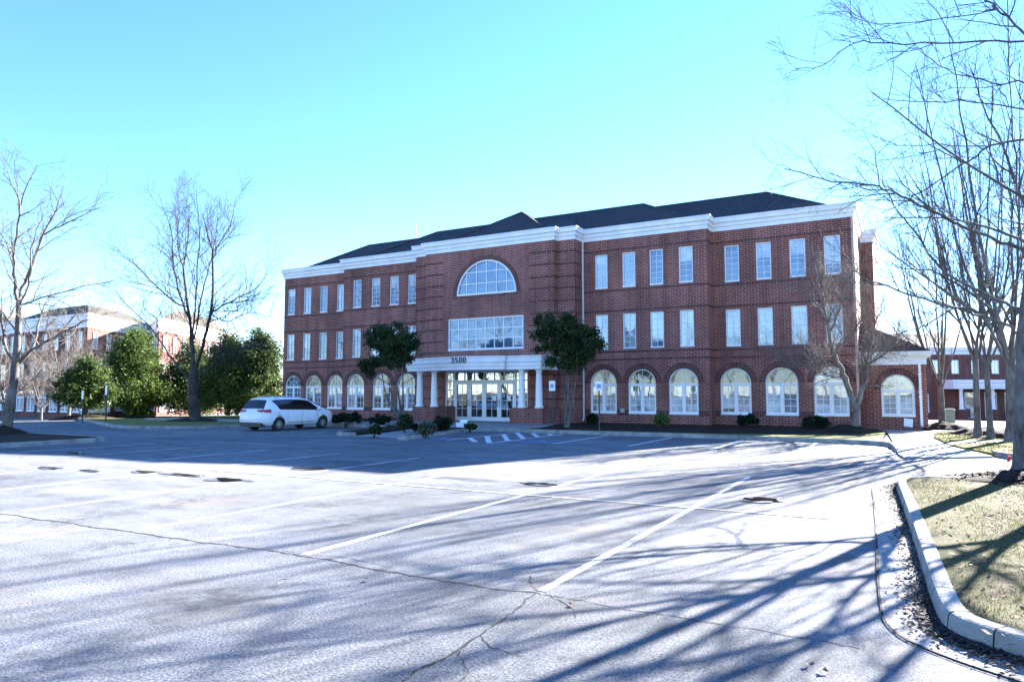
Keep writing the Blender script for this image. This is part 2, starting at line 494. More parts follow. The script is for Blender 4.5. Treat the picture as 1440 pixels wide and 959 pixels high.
def thing(name, label, cat, loc, group=None, rz=0.0):
    o = bpy.data.objects.new(name, None); COL.objects.link(o)
    o.empty_display_size = 0.3
    o.location = loc; o.rotation_euler = (0, 0, rz); o['label'] = label; o['category'] = cat
    if group: o['group'] = group
    WL[o.name] = Vector(loc)
    return o

def tag(o, label, cat, group=None):
    o['label'] = label; o['category'] = cat
    if group: o['group'] = group
    return o

def struct(name, mb, mat, smooth=False, kind='structure'):
    o = obj(name, mb, mat, None, smooth); o['kind'] = kind
    return o

def copy_tree(o, parent=None):
    kids = list(o.children)
    c = o.copy(); COL.objects.link(c)
    if parent is not None: c.parent = parent
    WL[c.name] = WL.get(o.name, Vector((0, 0, 0)))
    for k in kids: copy_tree(k, c)
    return c

def dup(o, loc, rz=0.0, sc=1.0, label=None):
    c = copy_tree(o); c.location = loc; c.rotation_euler = (0, 0, rz)
    c.scale = (sc, sc, sc) if isinstance(sc, (int, float)) else sc
    WL[c.name] = Vector(loc)
    if label: c['label'] = label
    return c


# ------------------------------------------------------------------ world, sun, camera
W = bpy.data.worlds.new('World'); S.world = W; W.use_nodes = True
wt = W.node_tree; wt.nodes.clear()
wo = wt.nodes.new('ShaderNodeOutputWorld'); bg = wt.nodes.new('ShaderNodeBackground'); sky = wt.nodes.new('ShaderNodeTexSky')
sky.sky_type = 'NISHITA'; sky.sun_disc = False
sky.sun_elevation = SUN_EL; sky.sun_rotation = SUN_AZ
sky.air_density = 1.0; sky.dust_density = 0.0; sky.ozone_density = 3.0
hs = wt.nodes.new('ShaderNodeHueSaturation'); hs.inputs['Saturation'].default_value = 1.15
hs.inputs['Hue'].default_value = 0.502
wt.links.new(sky.outputs[0], hs.inputs['Color']); tint = wt.nodes.new('ShaderNodeMix'); tint.data_type = 'RGBA'; tint.blend_type = 'MULTIPLY'; tint.inputs[0].default_value = 1.0; tint.inputs[7].default_value = (0.86, 0.96, 1.18, 1)
wt.links.new(hs.outputs[0], tint.inputs[6]); wt.links.new(tint.outputs[2], bg.inputs[0]); wt.links.new(bg.outputs[0], wo.inputs[0])
bg.inputs[1].default_value = 0.057

sl = bpy.data.lights.new('sun', 'SUN'); sl.energy = 5.0; sl.angle = math.radians(0.42); sl.color = (1.0, 0.96, 0.92)
so = bpy.data.objects.new('sun', sl); COL.objects.link(so)
SUNV = Vector((math.sin(SUN_AZ) * math.cos(SUN_EL), math.cos(SUN_AZ) * math.cos(SUN_EL), math.sin(SUN_EL)))
so.rotation_euler = SUNV.to_track_quat('Z', 'Y').to_euler(); so.location = (20, 60, 40)

cd = bpy.data.cameras.new('camera'); co = bpy.data.objects.new('camera', cd); COL.objects.link(co)
cd.sensor_fit = 'HORIZONTAL'; cd.sensor_width = 36; cd.lens = 36 * FPX / 1440
cd.clip_start = 0.05; cd.clip_end = 5000
co.matrix_world = Matrix(((RT.x, UP.x, -FW.x, 0), (RT.y, UP.y, -FW.y, 0), (RT.z, UP.z, -FW.z, EYE), (0, 0, 0, 1)))
S.camera = co
S.view_settings.view_transform = 'Standard'; S.view_settings.look = 'None'
S.view_settings.exposure = 3.1; S.view_settings.gamma = 1.0
S.cycles.max_bounces = 6; S.cycles.use_denoising = True
S.cycles.sample_clamp_indirect = 8.0

# ------------------------------------------------------------------ ground
def drape(mb, xs, ys, dz):
    base = len(mb.v)
    for y in ys:
        for x in xs: mb.v.append((x, y, gh(x, y) + dz))
    n = len(xs)
    for j in range(len(ys) - 1):
        for i in range(n - 1):
            a = base + j * n + i
            mb.f.append((a, a + 1, a + n + 1, a + n)); mb.uv.append(None)

mb = MB()
ring = [0, 60, 100, 160, 300, 600, 1200, 2500]
nseg = 48; base = 0
for r in ring:
    for k in range(nseg):
        a = 2 * PI * k / nseg; x, y = r * math.cos(a), r * math.sin(a)
        mb.v.append((x, y, -0.9 - (0.9 if r > 60 else 0)))
for i in range(len(ring) - 1):
    for k in range(nseg):
        j = (k + 1) % nseg
        mb.f.append((i * nseg + k, i * nseg + j, (i + 1) * nseg + j, (i + 1) * nseg + k)); mb.uv.append(None)
struct('ground', mb, 'far_field')

mb = MB()
fx = [-150 + 3 * i for i in range(85)]; fy = [-60 + 3 * i for i in range(75)]
drape(mb, fx, fy, 0.0)
struct('parking_lot', mb, 'asphalt', True)

def kerb(name, line, closed=False, w=0.16, h=0.15, mat='kerb_concrete', taper=None):
    """kerb with a battered face and rounded nose; line = foot of the face, face on the right-hand side"""
    mb = MB()
    dens = []
    n = len(line)
    for i in range(n if closed else n - 1):
        a, b = line[i], line[(i + 1) % n]
        k = max(1, int(math.hypot(b[0] - a[0], b[1] - a[1]) / 3.0))
        for q in range(k): dens.append((a[0] + (b[0] - a[0]) * q / k, a[1] + (b[1] - a[1]) * q / k))
    if not closed: dens.append(line[-1])
    mb.sweep(dens, [(0.0, -0.25), (0.0, 0.0), (-0.02, h - 0.03), (-0.035, h - 0.008), (-0.055, h), (-w, h), (-w - 0.01, -0.1)], closed)
    mb.v = [(x, y, z * (ss(taper[0], taper[1], y) if taper and z > 0 else 1) + gh(x, y)) for x, y, z in mb.v]
    return struct(name, mb, mat)

def bed(name, pts, mat, h=0.13, kind='structure', nz=0.0):
    mb = MB(); mb.slab(pts, -0.4, h)
    mb.v = [(x, y, z + gh(x, y) * (1 if math.hypot(x, y) > 50 else 0)) for x, y, z in mb.v]
    o = obj(name, mb, mat); o['kind'] = kind
    return o

def smooth_line(pts, k=4):
    """Catmull-Rom through plan points"""
    out = []
    n = len(pts)
    for i in range(n - 1):
        p0, p1, p2, p3 = (Vector(pts[max(i - 1, 0)]), Vector(pts[i]), Vector(pts[i + 1]), Vector(pts[min(i + 2, n - 1)]))
        for j in range(k):
            t = j / k
            q = 0.5 * ((2 * p1) + (p2 - p0) * t + (2 * p0 - 5 * p1 + 4 * p2 - p3) * t * t + (3 * p1 - p0 - 3 * p2 + p3) * t ** 3)
            out.append(tuple(q))
    out.append(tuple(pts[-1]))
    return out

# near island on the right: kerb, gutter pan, turf
isl = smooth_line([(6.5, 15.9), (2.0, 15.75), (0.69, 15.55), (0.12, 15.25), (-0.13, 14.55), (-0.06, 12.4), (0.03, 10.1), (0.12, 7.55), (0.16, 6.5), (0.22, 5.98), (0.40, 5.72), (0.75, 5.48), (1.6, 5.0), (3.0, 4.5), (6.5, 4.2)])

def inset(line, d):
    """plan polyline moved to its left-hand side by d"""
    out = []
    n = len(line)
    for i in range(n):
        a, b = line[max(i - 1, 0)], line[min(i + 1, n - 1)]
        t = Vector((b[0] - a[0], b[1] - a[1])).normalized()
        out.append((line[i][0] - t.y * d, line[i][1] + t.x * d))
    return out

kerb('kerb', isl)
ins = inset(isl, 0.15)
for k in range(6, len(isl) - 2, 5):                         # contraction joints across the near kerb
    a, b = Vector(isl[k]), Vector(isl[k + 1]); d = (b - a).normalized() * .009
    mb = MB(); mb.sweep([tuple(a), tuple(a + d)], [(0.002, 0.0), (-0.018, 0.122), (-0.033, 0.144), (-0.055, 0.152), (-0.165, 0.152)])
    struct('kerb_joint', mb, 'crack_dark')
bed('turf', ins + [(30, 4.2), (30, 16.0)], 'island_turf', 0.135)
pan = [p for p in isl if p[1] < 15.3]
mb = MB()
po = inset(pan, -0.36)
for k in range(len(pan) - 1):
    mb.face([(*po[k], 0.008), (*po[k + 1], 0.008), (*pan[k + 1], 0.02), (*pan[k], 0.02)])
struct('gutter', mb, 'concrete')
mb = MB()                                                   # joint between gutter pan and asphalt, and the pan's own joints
rj = random.Random(2)
for k in range(len(po) - 1):
    q = inset(pan, -0.36 - 0.012 - rj.random() * 0.012)
    mb.face([(*po[k], 0.0135), (*po[k + 1], 0.0135), (q[k + 1][0], q[k + 1][1], 0.0135), (q[k][0], q[k][1], 0.0135)])
for Y in (13.3, 10.2, 7.3):
    k = min(range(len(pan)), key=lambda i: abs(pan[i][1] - Y))
    mb.face([(*po[k], 0.014), (po[k][0], po[k][1] + 0.012, 0.014), (pan[k][0], pan[k][1] + 0.012, 0.026), (*pan[k], 0.026)])
struct('gutter_joint', mb, 'crack_dark')

# planting zone along the front of the main building
fk = smooth_line([(-16.2, 20.45), (-15.85, 20.5), (-15.85, 20.9), (-16.3, 23.5), (-16.85, 26.0), (-16.6, 26.75), (-15.5, 26.85), (-9, 26.85), (-4, 26.6), (-1.4, 26.1)], 3) + [(-0.75, 25.85), (-0.45, 25.5), (-0.36, 25.0), (-0.28, 24.0), (-0.18, 23.0), (-0.08, 21.9)]
kerb('kerb', fk[:-4]); kerb('kerb', fk[-5:], taper=(21.6, 24.6))
bed('mulch_bed', [(-16.0, 26.95), (-9, 26.98), (-4, 26.84), (-1.4, 26.25), (-0.62, 25.98), (-0.62, 33.7), (-1.65, 36.5), (-15.6, 36.5), (-15.6, 33.0), (-14.6, 29.0)], 'mulch', 0.12)
mb = MB()
for a, b, c, d in [((-12.5, 27.0), (-6, 26.95), (-6, 28.0), (-12.5, 27.6)), ((-6, 26.95), (-1.2, 26.45), (-1.5, 29.5), (-6, 28.0)), ((-1.2, 26.45), (-0.62, 26.05), (-0.62, 32.8), (-1.5, 29.5))]:
    mb.face([(*a, 0.132), (*b, 0.132), (*c, 0.132), (*d, 0.132)])
struct('lawn', mb, 'lawn')
lk = smooth_line([(-41, 26.9), (-34, 26.9), (-28, 26.9), (-22.4, 26.9), (-21.5, 26.6), (-21.2, 25.5), (-20.6, 22.4), (-20.0, 21.35), (-19.3, 21.2), (-19.1, 21.5)], 3)
kerb('kerb', lk)
mb = MB()
mb.slab([(-41, 27.0), (-22.3, 27.0), (-19.9, 27.5), (-16.7, 26.9), (-14.8, 27.0), (-14.6, 29.0), (-15.6, 33.0), (-15.6, 33.7), (-25.7, 33.7), (-25.7, 28.5), (-41, 28.5)], -0.3, 0.14)
struct('sidewalk', mb, 'concrete')
mb = MB()                                                   # kerb ramp rising from the lot to the entrance walk
R = [((-19.15, 21.2), 0.012), ((-16.15, 20.75), 0.012), ((-16.9, 23.2), 0.06), ((-17.9, 25.2), 0.10), ((-17.9, 27.3), 0.144), ((-19.9, 27.5), 0.144), ((-19.2, 25.0), 0.10), ((-18.9, 23.0), 0.06)]
for q in ((0, 1, 2, 7), (7, 2, 3, 6), (6, 3, 4, 5)):
    mb.face([(*R[k][0], R[k][1]) for k in q])
struct('walkway', mb, 'concrete')
bed('mulch_bed', [(-19.2, 21.4), (-18.95, 23.0), (-19.25, 25.0), (-19.95, 27.45), (-22.2, 27.0), (-21.4, 26.6), (-21.05, 25.5), (-20.45, 22.5), (-19.9, 21.5)], 'mulch', 0.15)
bed('mulch_bed', [(-16.15, 20.8), (-16.05, 20.9), (-16.45, 23.5), (-17.0, 26.0), (-16.75, 27.0), (-17.85, 27.3), (-17.85, 25.2), (-16.85, 23.2)], 'mulch', 0.15)
bed('lawn', [(-41, 28.5), (-25.7, 28.5), (-25.7, 30.5), (-41, 30.5)], 'lawn', 0.12)
bed('mulch_bed', [(-41, 30.5), (-25.7, 30.5), (-25.7, 35.5), (-41, 36.5)], 'mulch', 0.11)

# lawn on the left with the evergreens, and the tree island in front of it
ll = [(-28.6, 26.75), (-28.8, 24.4), (-29.6, 22.2), (-31.2, 20.9), (-33.4, 20.6), (-37, 21.9), (-42, 24.0), (-48, 26.6), (-60, 32)]
ll = smooth_line(ll, 3)
kerb('kerb', ll[::-1])
bed('lawn', inset(ll, -0.13) + [(-60, 48), (-40, 48), (-40, 28.4), (-28.5, 28.4)], 'lawn', 0.125)
mb = MB(); drape(mb, [-64 + 1.5 * i for i in range(18)], [31 + 1.5 * i for i in range(14)], .15); struct('lawn', mb, 'lawn')
li = [(-24.5, 9.7), (-24.5, 14.2), (-24.8, 14.8), (-25.6, 15.1), (-35, 15.1), (-45, 15.1), (-45, 9.0), (-25.4, 9.0), (-24.8, 9.2)]
kerb('kerb', li, True)
bed('lawn', [(-24.63, 9.8), (-24.63, 14.1), (-24.9, 14.7), (-25.6, 14.97), (-44.8, 14.97), (-44.8, 9.13), (-25.4, 9.13), (-24.9, 9.3)], 'mulch', 0.135)

# walk, lawn and path at the right end of the building
mb = MB()
mb.slab([(-0.57, 33.7), (-0.32, 28), (-0.12, 22.0), (0.0, 21.0), (1.0, 21.5), (2.05, 22.4), (1.25, 26.5), (0.98, 30.0), (1.1, 33.5), (3.0, 38.5), (1.3, 39.0), (1.1, 36.3), (-1.7, 36.3), (-1.6, 35.8)], -0.3, 0.05)
struct('walkway', mb, 'concrete')
bed('lawn', [(1.02, 30.2), (1.22, 27.4), (2.27, 29.0), (9, 32), (14, 40), (6, 40), (3.2, 38.4), (1.2, 33.4)], 'lawn', 0.10)
bed('lawn', [(1.35, 25.9), (1.75, 24.0), (2.3, 22.5), (3.0, 22.2), (14, 22.6), (14, 30.5), (9, 30.8), (2.4, 27.9)], 'lawn', 0.10)
bed('path', [(1.22, 27.3), (1.33, 26.0), (2.4, 28.0), (9, 31), (9, 31.9), (2.3, 28.9)], 'concrete', 0.085)
kerb('kerb', smooth_line([(2.1, 23.2), (2.3, 22.4), (3.0, 22.1), (8, 22.3), (14, 22.5)], 3))

# kerb inlet at the corner
mb = MB(); mb.box(-0.98, 23.75, -0.2, -0.42, 24.75, 0.012)
struct('drain_inlet', mb, 'iron_dark')
mb = MB(); mb.box(-0.72, 22.9, -0.2, -0.30, 23.7, 0.016)
struct('drain_apron', mb, 'concrete')

# ------------------------------------------------------------------ painted markings
rnd = random.Random(7)
def stripe(x0, y0, x1, y1, w=0.1, name='parking_line', mat='line_paint', z=0.004):
    mb = MB(); a, b = Vector((x0, y0)), Vector((x1, y1)); t = (b - a).normalized(); n = Vector((-t.y, t.x)) * w / 2
    k = max(1, int((b - a).length / 0.6)); L = []; Rr = []
    for i in range(k + 1):
        p = a + (b - a) * i / k; j = rnd.uniform(0.9, 1.1)
        L.append(p + n * j); Rr.append(p - n * j)
    for i in range(k):
        mb.face([(*L[i], z), (*Rr[i], z), (*Rr[i + 1], z), (*L[i + 1], z)])
    return struct(name, mb, mat)
for k in range(11):
    stripe(-2.77 - 2.80 * k, 5.5, -2.77 - 2.80 * k, 15.05)
stripe(-13.5, 10.4, -0.9, 10.5, 0.08, z=0.008)
for x, y0 in ((-10.35, 21.4), (-7.75, 21.6), (-5.1, 21.5), (-2.6, 21.4)):
    stripe(x, y0, x, 26.5, 0.11, 'parking_line', 'line_paint_fresh')
for x in (-22.3, -26.2, -28.9):
    stripe(x, 21.6, x, 26.6)
stripe(-14.5, 21.2, -14.5, 26.5, .11, 'parking_line', 'line_paint_fresh'); stripe(-12.35, 20.6, -12.35, 26.6, .11, 'parking_line', 'line_paint_fresh')
for xa, ya, xb, yb in ((-14.44, 22.6, -13.1, 20.9), (-14.44, 23.9, -12.42, 20.7), (-14.44, 25.2, -12.42, 22.0), (-14.44, 26.4, -12.42, 23.2), (-13.75, 26.5, -12.42, 24.4), (-13.0, 26.5, -12.42, 25.6)):
    stripe(xa, ya, xb, yb, 0.2, 'hatch_line', 'line_paint_fresh', 0.008)
def wheelchair(cx, cy, s, name, mat, z):
    """access symbol painted on the ground, facing the aisle"""
    mb = MB(); P = lambda u, v: (cx + u * s, cy + v * s, z)
    def st(a, b, w):
        a, b = Vector(a), Vector(b); t = (b - a).normalized(); n = Vector((-t.y, t.x)) * w / 2
        mb.face([P(*(a + n)), P(*(a - n)), P(*(b - n)), P(*(b + n))])
    mb.face([P(-0.02 + 0.09 * math.cos(q * PI / 5), 0.42 + 0.09 * math.sin(q * PI / 5)) for q in range(10)])
    st((-0.03, 0.3), (0.0, -0.02), 0.09); st((0.0, -0.02), (0.22, -0.02), 0.08); st((0.2, 0.0), (0.32, -0.32), 0.08); st((-0.01, 0.18), (0.17, 0.18), 0.06)
    for q in range(12):
        a0, a1 = PI * 0.62 + q * 0.36, PI * 0.62 + (q + 1) * 0.36
        mb.face([P(0.02 + r * math.cos(a), -0.14 + r * math.sin(a)) for r, a in ((0.24, a0), (0.24, a1), (0.31, a1), (0.31, a0))])
    return struct(name, mb, mat)
for cx, cy in ((-15.3, 21.9), (-11.3, 22.3)):
    mb = MB(); mb.face([(cx - 0.62, cy - 0.62, 0.004), (cx + 0.62, cy - 0.62, 0.004), (cx + 0.62, cy + 0.62, 0.004), (cx - 0.62, cy + 0.62, 0.004)])
    struct('parking_symbol_ground', mb, 'blue_paint')
    wheelchair(cx, cy, 0.95, 'parking_symbol', 'line_paint', 0.008)

# ------------------------------------------------------------------ cracks, seams, puddles
def crack(pts, w, seed, name='asphalt_crack'):
    r = random.Random(seed); mb = MB(); P = []; CZ = 0.0018 + 0.0002 * seed
    for i in range(len(pts) - 1):
        a, b = Vector(pts[i]), Vector(pts[i + 1]); k = max(2, int((b - a).length / 0.05))
        for j in range(k): P.append(a + (b - a) * j / k)
    P.append(Vector(pts[-1]))
    off = 0; L = []; Q = []
    for i, p in enumerate(P):
        a, b = P[max(i - 1, 0)], P[min(i + 1, len(P) - 1)]
        t = (b - a).normalized(); n = Vector((-t.y, t.x))
        off = off * 0.82 + r.uniform(-1, 1) * 0.018
        ww = w * r.uniform(0.25, 1.5)
        L.append(p + n * (off + ww / 2)); Q.append(p + n * (off - ww / 2))
    for i in range(len(P) - 1):
        mb.face([(*L[i], CZ), (*Q[i], CZ), (*Q[i + 1], CZ), (*L[i + 1], CZ)])
    return struct(name, mb, 'crack_dark')
crack([(-30, 5.0), (-20, 5.15), (-11.2, 5.24), (-9.16, 5.3), (-7.56, 5.34), (-6.0, 5.44), (-4.78, 5.41), (-3.74, 5.38), (-2.77, 5.41)], 0.035, 1)
crack([(-2.77, 5.41), (-1.84, 5.37), (-1.04, 5.34), (-0.3, 5.32)], 0.014, 2)
crack([(-2.77, 5.41), (-2.72, 4.85), (-2.66, 4.11), (-2.68, 3.71), (-2.65, 3.3), (-2.7, 2.6)], 0.022, 3)
crack([(-8.9, 4.0), (-8.9, 4.78), (-8.8, 5.25)], 0.012, 4)
crack([(-3.1, 5.9), (-2.95, 5.6), (-2.7, 5.45), (-2.4, 5.25), (-2.2, 5.0)], 0.008, 5)
crack([(-2.66, 4.3), (-2.45, 4.15), (-2.2, 4.1)], 0.007, 6)
crack([(-6.1, 5.5), (-5.2, 5.62), (-4.4, 5.55)], 0.009, 8)
crack([(-2.62, 4.0), (-2.35, 3.7), (-2.3, 3.2)], 0.007, 9)
crack([(-18, 11.9), (-12, 12.0), (-6, 11.9), (-1.0, 11.8)], 0.02, 10)
def blot(cx, cy, rx, ry, seed, name, mat, z):
    r = random.Random(seed); mb = MB(); n = 40; pts = []
    ph = [r.uniform(0, 6.28) for _ in range(5)]
    for k in range(n):
        a = 2 * PI * k / n
        m = 1 + 0.22 * math.sin(2 * a + ph[0]) + 0.17 * math.sin(3 * a + ph[1]) + 0.12 * math.sin(5 * a + ph[2]) + 0.08 * math.sin(9 * a + ph[3])
        pts.append((cx + rx * m * math.cos(a), cy + ry * m * math.sin(a), z))
    mb.face(pts)
    return struct(name, mb, mat)
for i, (x, y, rx, ry) in enumerate([(-14.3, 9.45, 0.30, 0.12), (-13.1, 9.5, 0.42, 0.11), (-11.6, 9.4, 0.40, 0.15), (-11.7, 11.65, 0.40, 0.15), (-17.0, 8.9, 0.35, 0.10), (-5.95, 11.8, 0.26, 0.16), (-2.0, 11.8, 0.26, 0.19), (-15.6, 9.0, 0.3, 0.07), (-20.5, 11.4, 0.5, 0.10)]):
    blot(x, y, rx * 1.25, ry * 1.5, 20 + i, 'wet_patch', 'wet_asphalt', 0.0100 + 0.0005 * i)
    blot(x, y, rx, ry, 40 + i, 'puddle', 'puddle_water', 0.0155 + 0.0004 * i)
for i, (x, y, rx, ry) in enumerate([(-7.7, 11.8, 0.8, 0.25), (-19.0, 16.5, 2.2, 0.35), (-11.8, 14.0, 1.8, 0.45), (-24.5, 20.3, 2.6, 0.35), (-13.5, 20.0, 1.4, 0.2), (-9, 24.8, 1.0, 0.8), (-6.3, 25.2, 0.9, 0.7), (-3.4, 25.6, 0.8, 0.5)]):
    blot(x, y, rx, ry, 60 + i, 'wet_patch', 'wet_asphalt', 0.0022 + 0.0002 * i)

# ------------------------------------------------------------------ windows (meshes shared between the repeats)
def mesh_of(name, mb, mat, smooth=False):
    me = bpy.data.meshes.new(name); me.from_pydata(mb.v, [], mb.f)
    if any(u for u in mb.uv):
        ul = me.uv_layers.new(name='UVMap'); data = []
        for f, u in zip(mb.f, mb.uv): data.extend([c for q in (u or [(0, 0)] * len(f)) for c in q])
        ul.data.foreach_set('uv', data)
    if smooth: me.polygons.foreach_set('use_smooth', [True] * len(me.polygons))
    me.materials.append(MATS[mat]); me.update(); return me
def inst(name, me, parent, loc=(0, 0, 0), rz=0.0):
    o = bpy.data.objects.new(name, me); link(o, parent)
    o.location = loc; o.rotation_euler = (0, 0, rz); WL[o.name] = Vector((0, 0, 0))
    return o
MESH = {}; RBL = random.Random(21)
def cached(key, make, mat):
    k = (key, mat)
    if k not in MESH: MESH[k] = mesh_of(key.split('|')[0], make(), mat)
    return MESH[k]
# all window meshes: x along the wall, z up from the sill, y into the wall; wall face at y = 0
def rect_frame(w, h, t=0.06, y0=0.05, y1=0.13, sill=True):
    mb = MB()
    mb.box(-w / 2, y0, t, -w / 2 + t, y1, h - t); mb.box(w / 2 - t, y0, t, w / 2, y1, h - t)
    mb.box(-w / 2, y0, h - t, w / 2, y1, h)
    mb.box(-w / 2, y0 - (0.05 if sill else 0), 0, w / 2, y1, t * 1.25)
    return mb
def grid_bars(w, h, nx, nz, t=0.06, b=0.024, y0=0.085, y1=0.105):
    mb = MB()
    iw, ih = w - 2 * t, h - 2.25 * t
    for i in range(1, nx):
        x = -iw / 2 + iw * i / nx; mb.box(x - b / 2, y0, t * 1.25, x + b / 2, y1, h - t)
    for j in range(1, nz):
        z = t * 1.25 + ih * j / nz
        for i in range(nx):
            xa = -iw / 2 + iw * i / nx + (b / 2 if i else 0); xb = -iw / 2 + iw * (i + 1) / nx - (b / 2 if i < nx - 1 else 0)
            mb.box(xa, y0, z - b / 2, xb, y1, z + b / 2)
    return mb
def rect_pane(x0, x1, z0, z1, y=0.11):
    mb = MB(); mb.face([(x0, y, z0), (x1, y, z0), (x1, y, z1), (x0, y, z1)]); return mb
def rect_window(parent, x, y, z, w, h, nx, nz, pane, rz=0.0, b=0.024, t=0.06):
    k = '%.2f,%.2f,%d,%d' % (w, h, nx, nz)
    f = inst('window', cached('window_frame|' + k, lambda: rect_frame(w, h, t), 'white_frame'), parent, (x, y, z), rz)
    inst('pane', cached('pane|' + k, lambda: rect_pane(-w / 2 + t * .7, w / 2 - t * .7, t * .7, h - t * .7), pane), f)
    q = RBL.random()
    if nx == 2 and nz == 6 and q < .55 and pane != 'pane_far':
        d_ = round(RBL.choice((.25, .4, .55, .75)), 2)
        inst('blind', cached('blind|%s,%.2f' % (k, d_), lambda: rect_pane(-w / 2 + t * .8, w / 2 - t * .8, h - t - (h - 2 * t) * d_, h - t * .8, .1085), 'pane_shade' if pane == 'pane_blind' else 'pane_blind'), f)
    if nx > 1 or nz > 1:
        inst('muntin', cached('muntin|' + k, lambda: grid_bars(w, h, nx, nz, t, b), 'white_frame'), f)
    return f
def arc(cx, cz, r, n, a0=0.0, a1=PI):
    return [(cx + r * math.cos(a0 + (a1 - a0) * i / n), cz + r * math.sin(a0 + (a1 - a0) * i / n)) for i in range(n + 1)]
def band(mb, o, i, y0, y1):
    """ring between two open outlines of equal length (x,z), thickness y0..y1"""
    n = len(o)
    for k in range(n - 1):
        a, b, c, d = o[k], o[k + 1], i[k + 1], i[k]
        mb.face([(a[0], y0, a[1]), (b[0], y0, b[1]), (c[0], y0, c[1]), (d[0], y0, d[1])])
        mb.face([(d[0], y0, d[1]), (c[0], y0, c[1]), (c[0], y1, c[1]), (d[0], y1, d[1])])
        mb.face([(a[0], y0, a[1]), (a[0], y1, a[1]), (b[0], y1, b[1]), (b[0], y0, b[1])])
def arch_frame(w, zs, t=0.065, y0=0.05, y1=0.13):
    """full arch: jambs, sill, transom at the spring line, mullion, rounded head"""
    mb = MB(); r = w / 2
    mb.box(-r, y0, 0.09, -r + t, y1, zs); mb.box(r - t, y0, 0.09, r, y1, zs)
    mb.box(-r, y0 - 0.06, 0, r, y1, 0.09)
    mb.box(-r + t, y0 - 0.01, zs - 0.1, r - t, y1, zs)
    mb.box(-0.055, y0 - 0.005, 0.09, 0.055, y1, zs - 0.1)
    for sx in (-1, 1):                                      # sashes
        xa, xb = (0.055, r - t) if sx > 0 else (-r + t, -0.055)
        for q in ((xa, 0.09, xa + .04, zs - .1), (xb - .04, 0.09, xb, zs - .1), (xa + .04, 0.09, xb - .04, 0.14), (xa + .04, zs - .15, xb - .04, zs - .1)):
            mb.box(q[0], y0 + 0.02, q[1], q[2], y1, q[3])
    band(mb, arc(0, zs, r, 24), arc(0, zs, r - t, 24), y0, y1)
    return mb
def arch_bars(w, zs, t=0.065, b=0.024, y0=0.088, y1=0.104):
    mb = MB(); r = w / 2 - t
    for sx in (-1, 1):
        xa, xb = (0.095, r - .04) if sx > 0 else (-r + .04, -0.095)
        xm = (xa + xb) / 2; mb.box(xm - b / 2, y0, 0.14, xm + b / 2, y1, zs - .15)
        for j in range(1, 4):
            z = 0.14 + (zs - 0.29) * j / 4
            mb.box(xa, y0, z - b / 2, xm - b / 2, y1, z + b / 2); mb.box(xm + b / 2, y0, z - b / 2, xb, y1, z + b / 2)
    for a in (PI / 4, PI / 2, 3 * PI / 4):
        mb.bar((0.03 * math.cos(a), (y0 + y1) / 2, zs + 0.03 * math.sin(a)), (r * math.cos(a), (y0 + y1) / 2, zs + r * math.sin(a)), b, y1 - y0)
    band(mb, arc(0, zs, r * .56, 16), arc(0, zs, r * .56 - b, 16), y0 - .003, y1)
    return mb
def fan_pane(w, zs, y=0.11, t=0.05):
    mb = MB(); mb.face([(p[0], y, p[1]) for p in arc(0, zs, w / 2 - t, 24)]); return mb
def arch_window(parent, x, y, z, w, zs, fan, left, right, rz=0.0):
    k = '%.2f,%.2f' % (w, zs)
    f = inst('window', cached('window_frame|a' + k, lambda: arch_frame(w, zs), 'white_frame'), parent, (x, y, z), rz)
    inst('pane', cached('pane|f' + k, lambda: fan_pane(w, zs), fan), f)
    inst('pane', cached('pane|l' + k, lambda: rect_pane(-w / 2 + .04, -0.03, 0.06, zs - .08), left), f)
    inst('pane', cached('pane|r' + k, lambda: rect_pane(0.03, w / 2 - .04, 0.06, zs - .08), right), f)
    for xa, xb, pn in ((-w / 2 + .05, -.04, left), (.04, w / 2 - .05, right)):
        if pn == 'pane_far' or RBL.random() > .6: continue
        d_ = RBL.choice((.3, .45, .65, .85))
        inst('blind', cached('blind|a%s,%.2f,%.2f' % (k, xa, d_), lambda: rect_pane(xa, xb, zs - .1 - (zs - .2) * d_, zs - .09, .1085), 'pane_shade' if pn == 'pane_blind' else 'pane_blind'), f)
    inst('muntin', cached('muntin|a' + k, lambda: arch_bars(w, zs), 'white_frame'), f)
    return f
def arch_outline(u, z0, w, zs, n=18):
    """opening outline in wall coordinates"""
    return [(u - w / 2, z0), (u + w / 2, z0)] + [(p[0], p[1]) for p in arc(u, z0 + zs, w / 2, n)][0:]
def arch_ring(mb, u, y, z0, w, zs, t=0.3, proud=0.02, legs=0.0):
    """brick ring round an arch head; bricks laid radially"""
    r = w / 2; n = 24; cz = z0 + zs; a = [PI * i / n for i in range(n + 1)]
    for i in range(n):
        P = [(u + rr * math.cos(q), y - proud, cz + rr * math.sin(q)) for rr, q in ((r, a[i]), (r + t, a[i]), (r + t, a[i + 1]), (r, a[i + 1]))]
        v0, v1 = a[i] * (r + t / 2), a[i + 1] * (r + t / 2)
        mb.face(P, [(0, v0), (t, v0), (t, v1), (0, v1)])
        for rr in (r, r + t):
            q0 = (u + rr * math.cos(a[i]), cz + rr * math.sin(a[i])); q1 = (u + rr * math.cos(a[i + 1]), cz + rr * math.sin(a[i + 1]))
            mb.face([(q0[0], y - proud, q0[1]), (q1[0], y - proud, q1[1]), (q1[0], y + .03, q1[1]), (q0[0], y + .03, q0[1])], [(0, v0), (0, v1), (.05, v1), (.05, v0)])
    mb.face([(u + r, y - proud, cz), (u + r + t, y - proud, cz), (u + r + t, y + .03, cz), (u + r, y + .03, cz)])
    mb.face([(u - r - t, y - proud, cz), (u - r, y - proud, cz), (u - r, y + .03, cz), (u - r - t, y + .03, cz)])

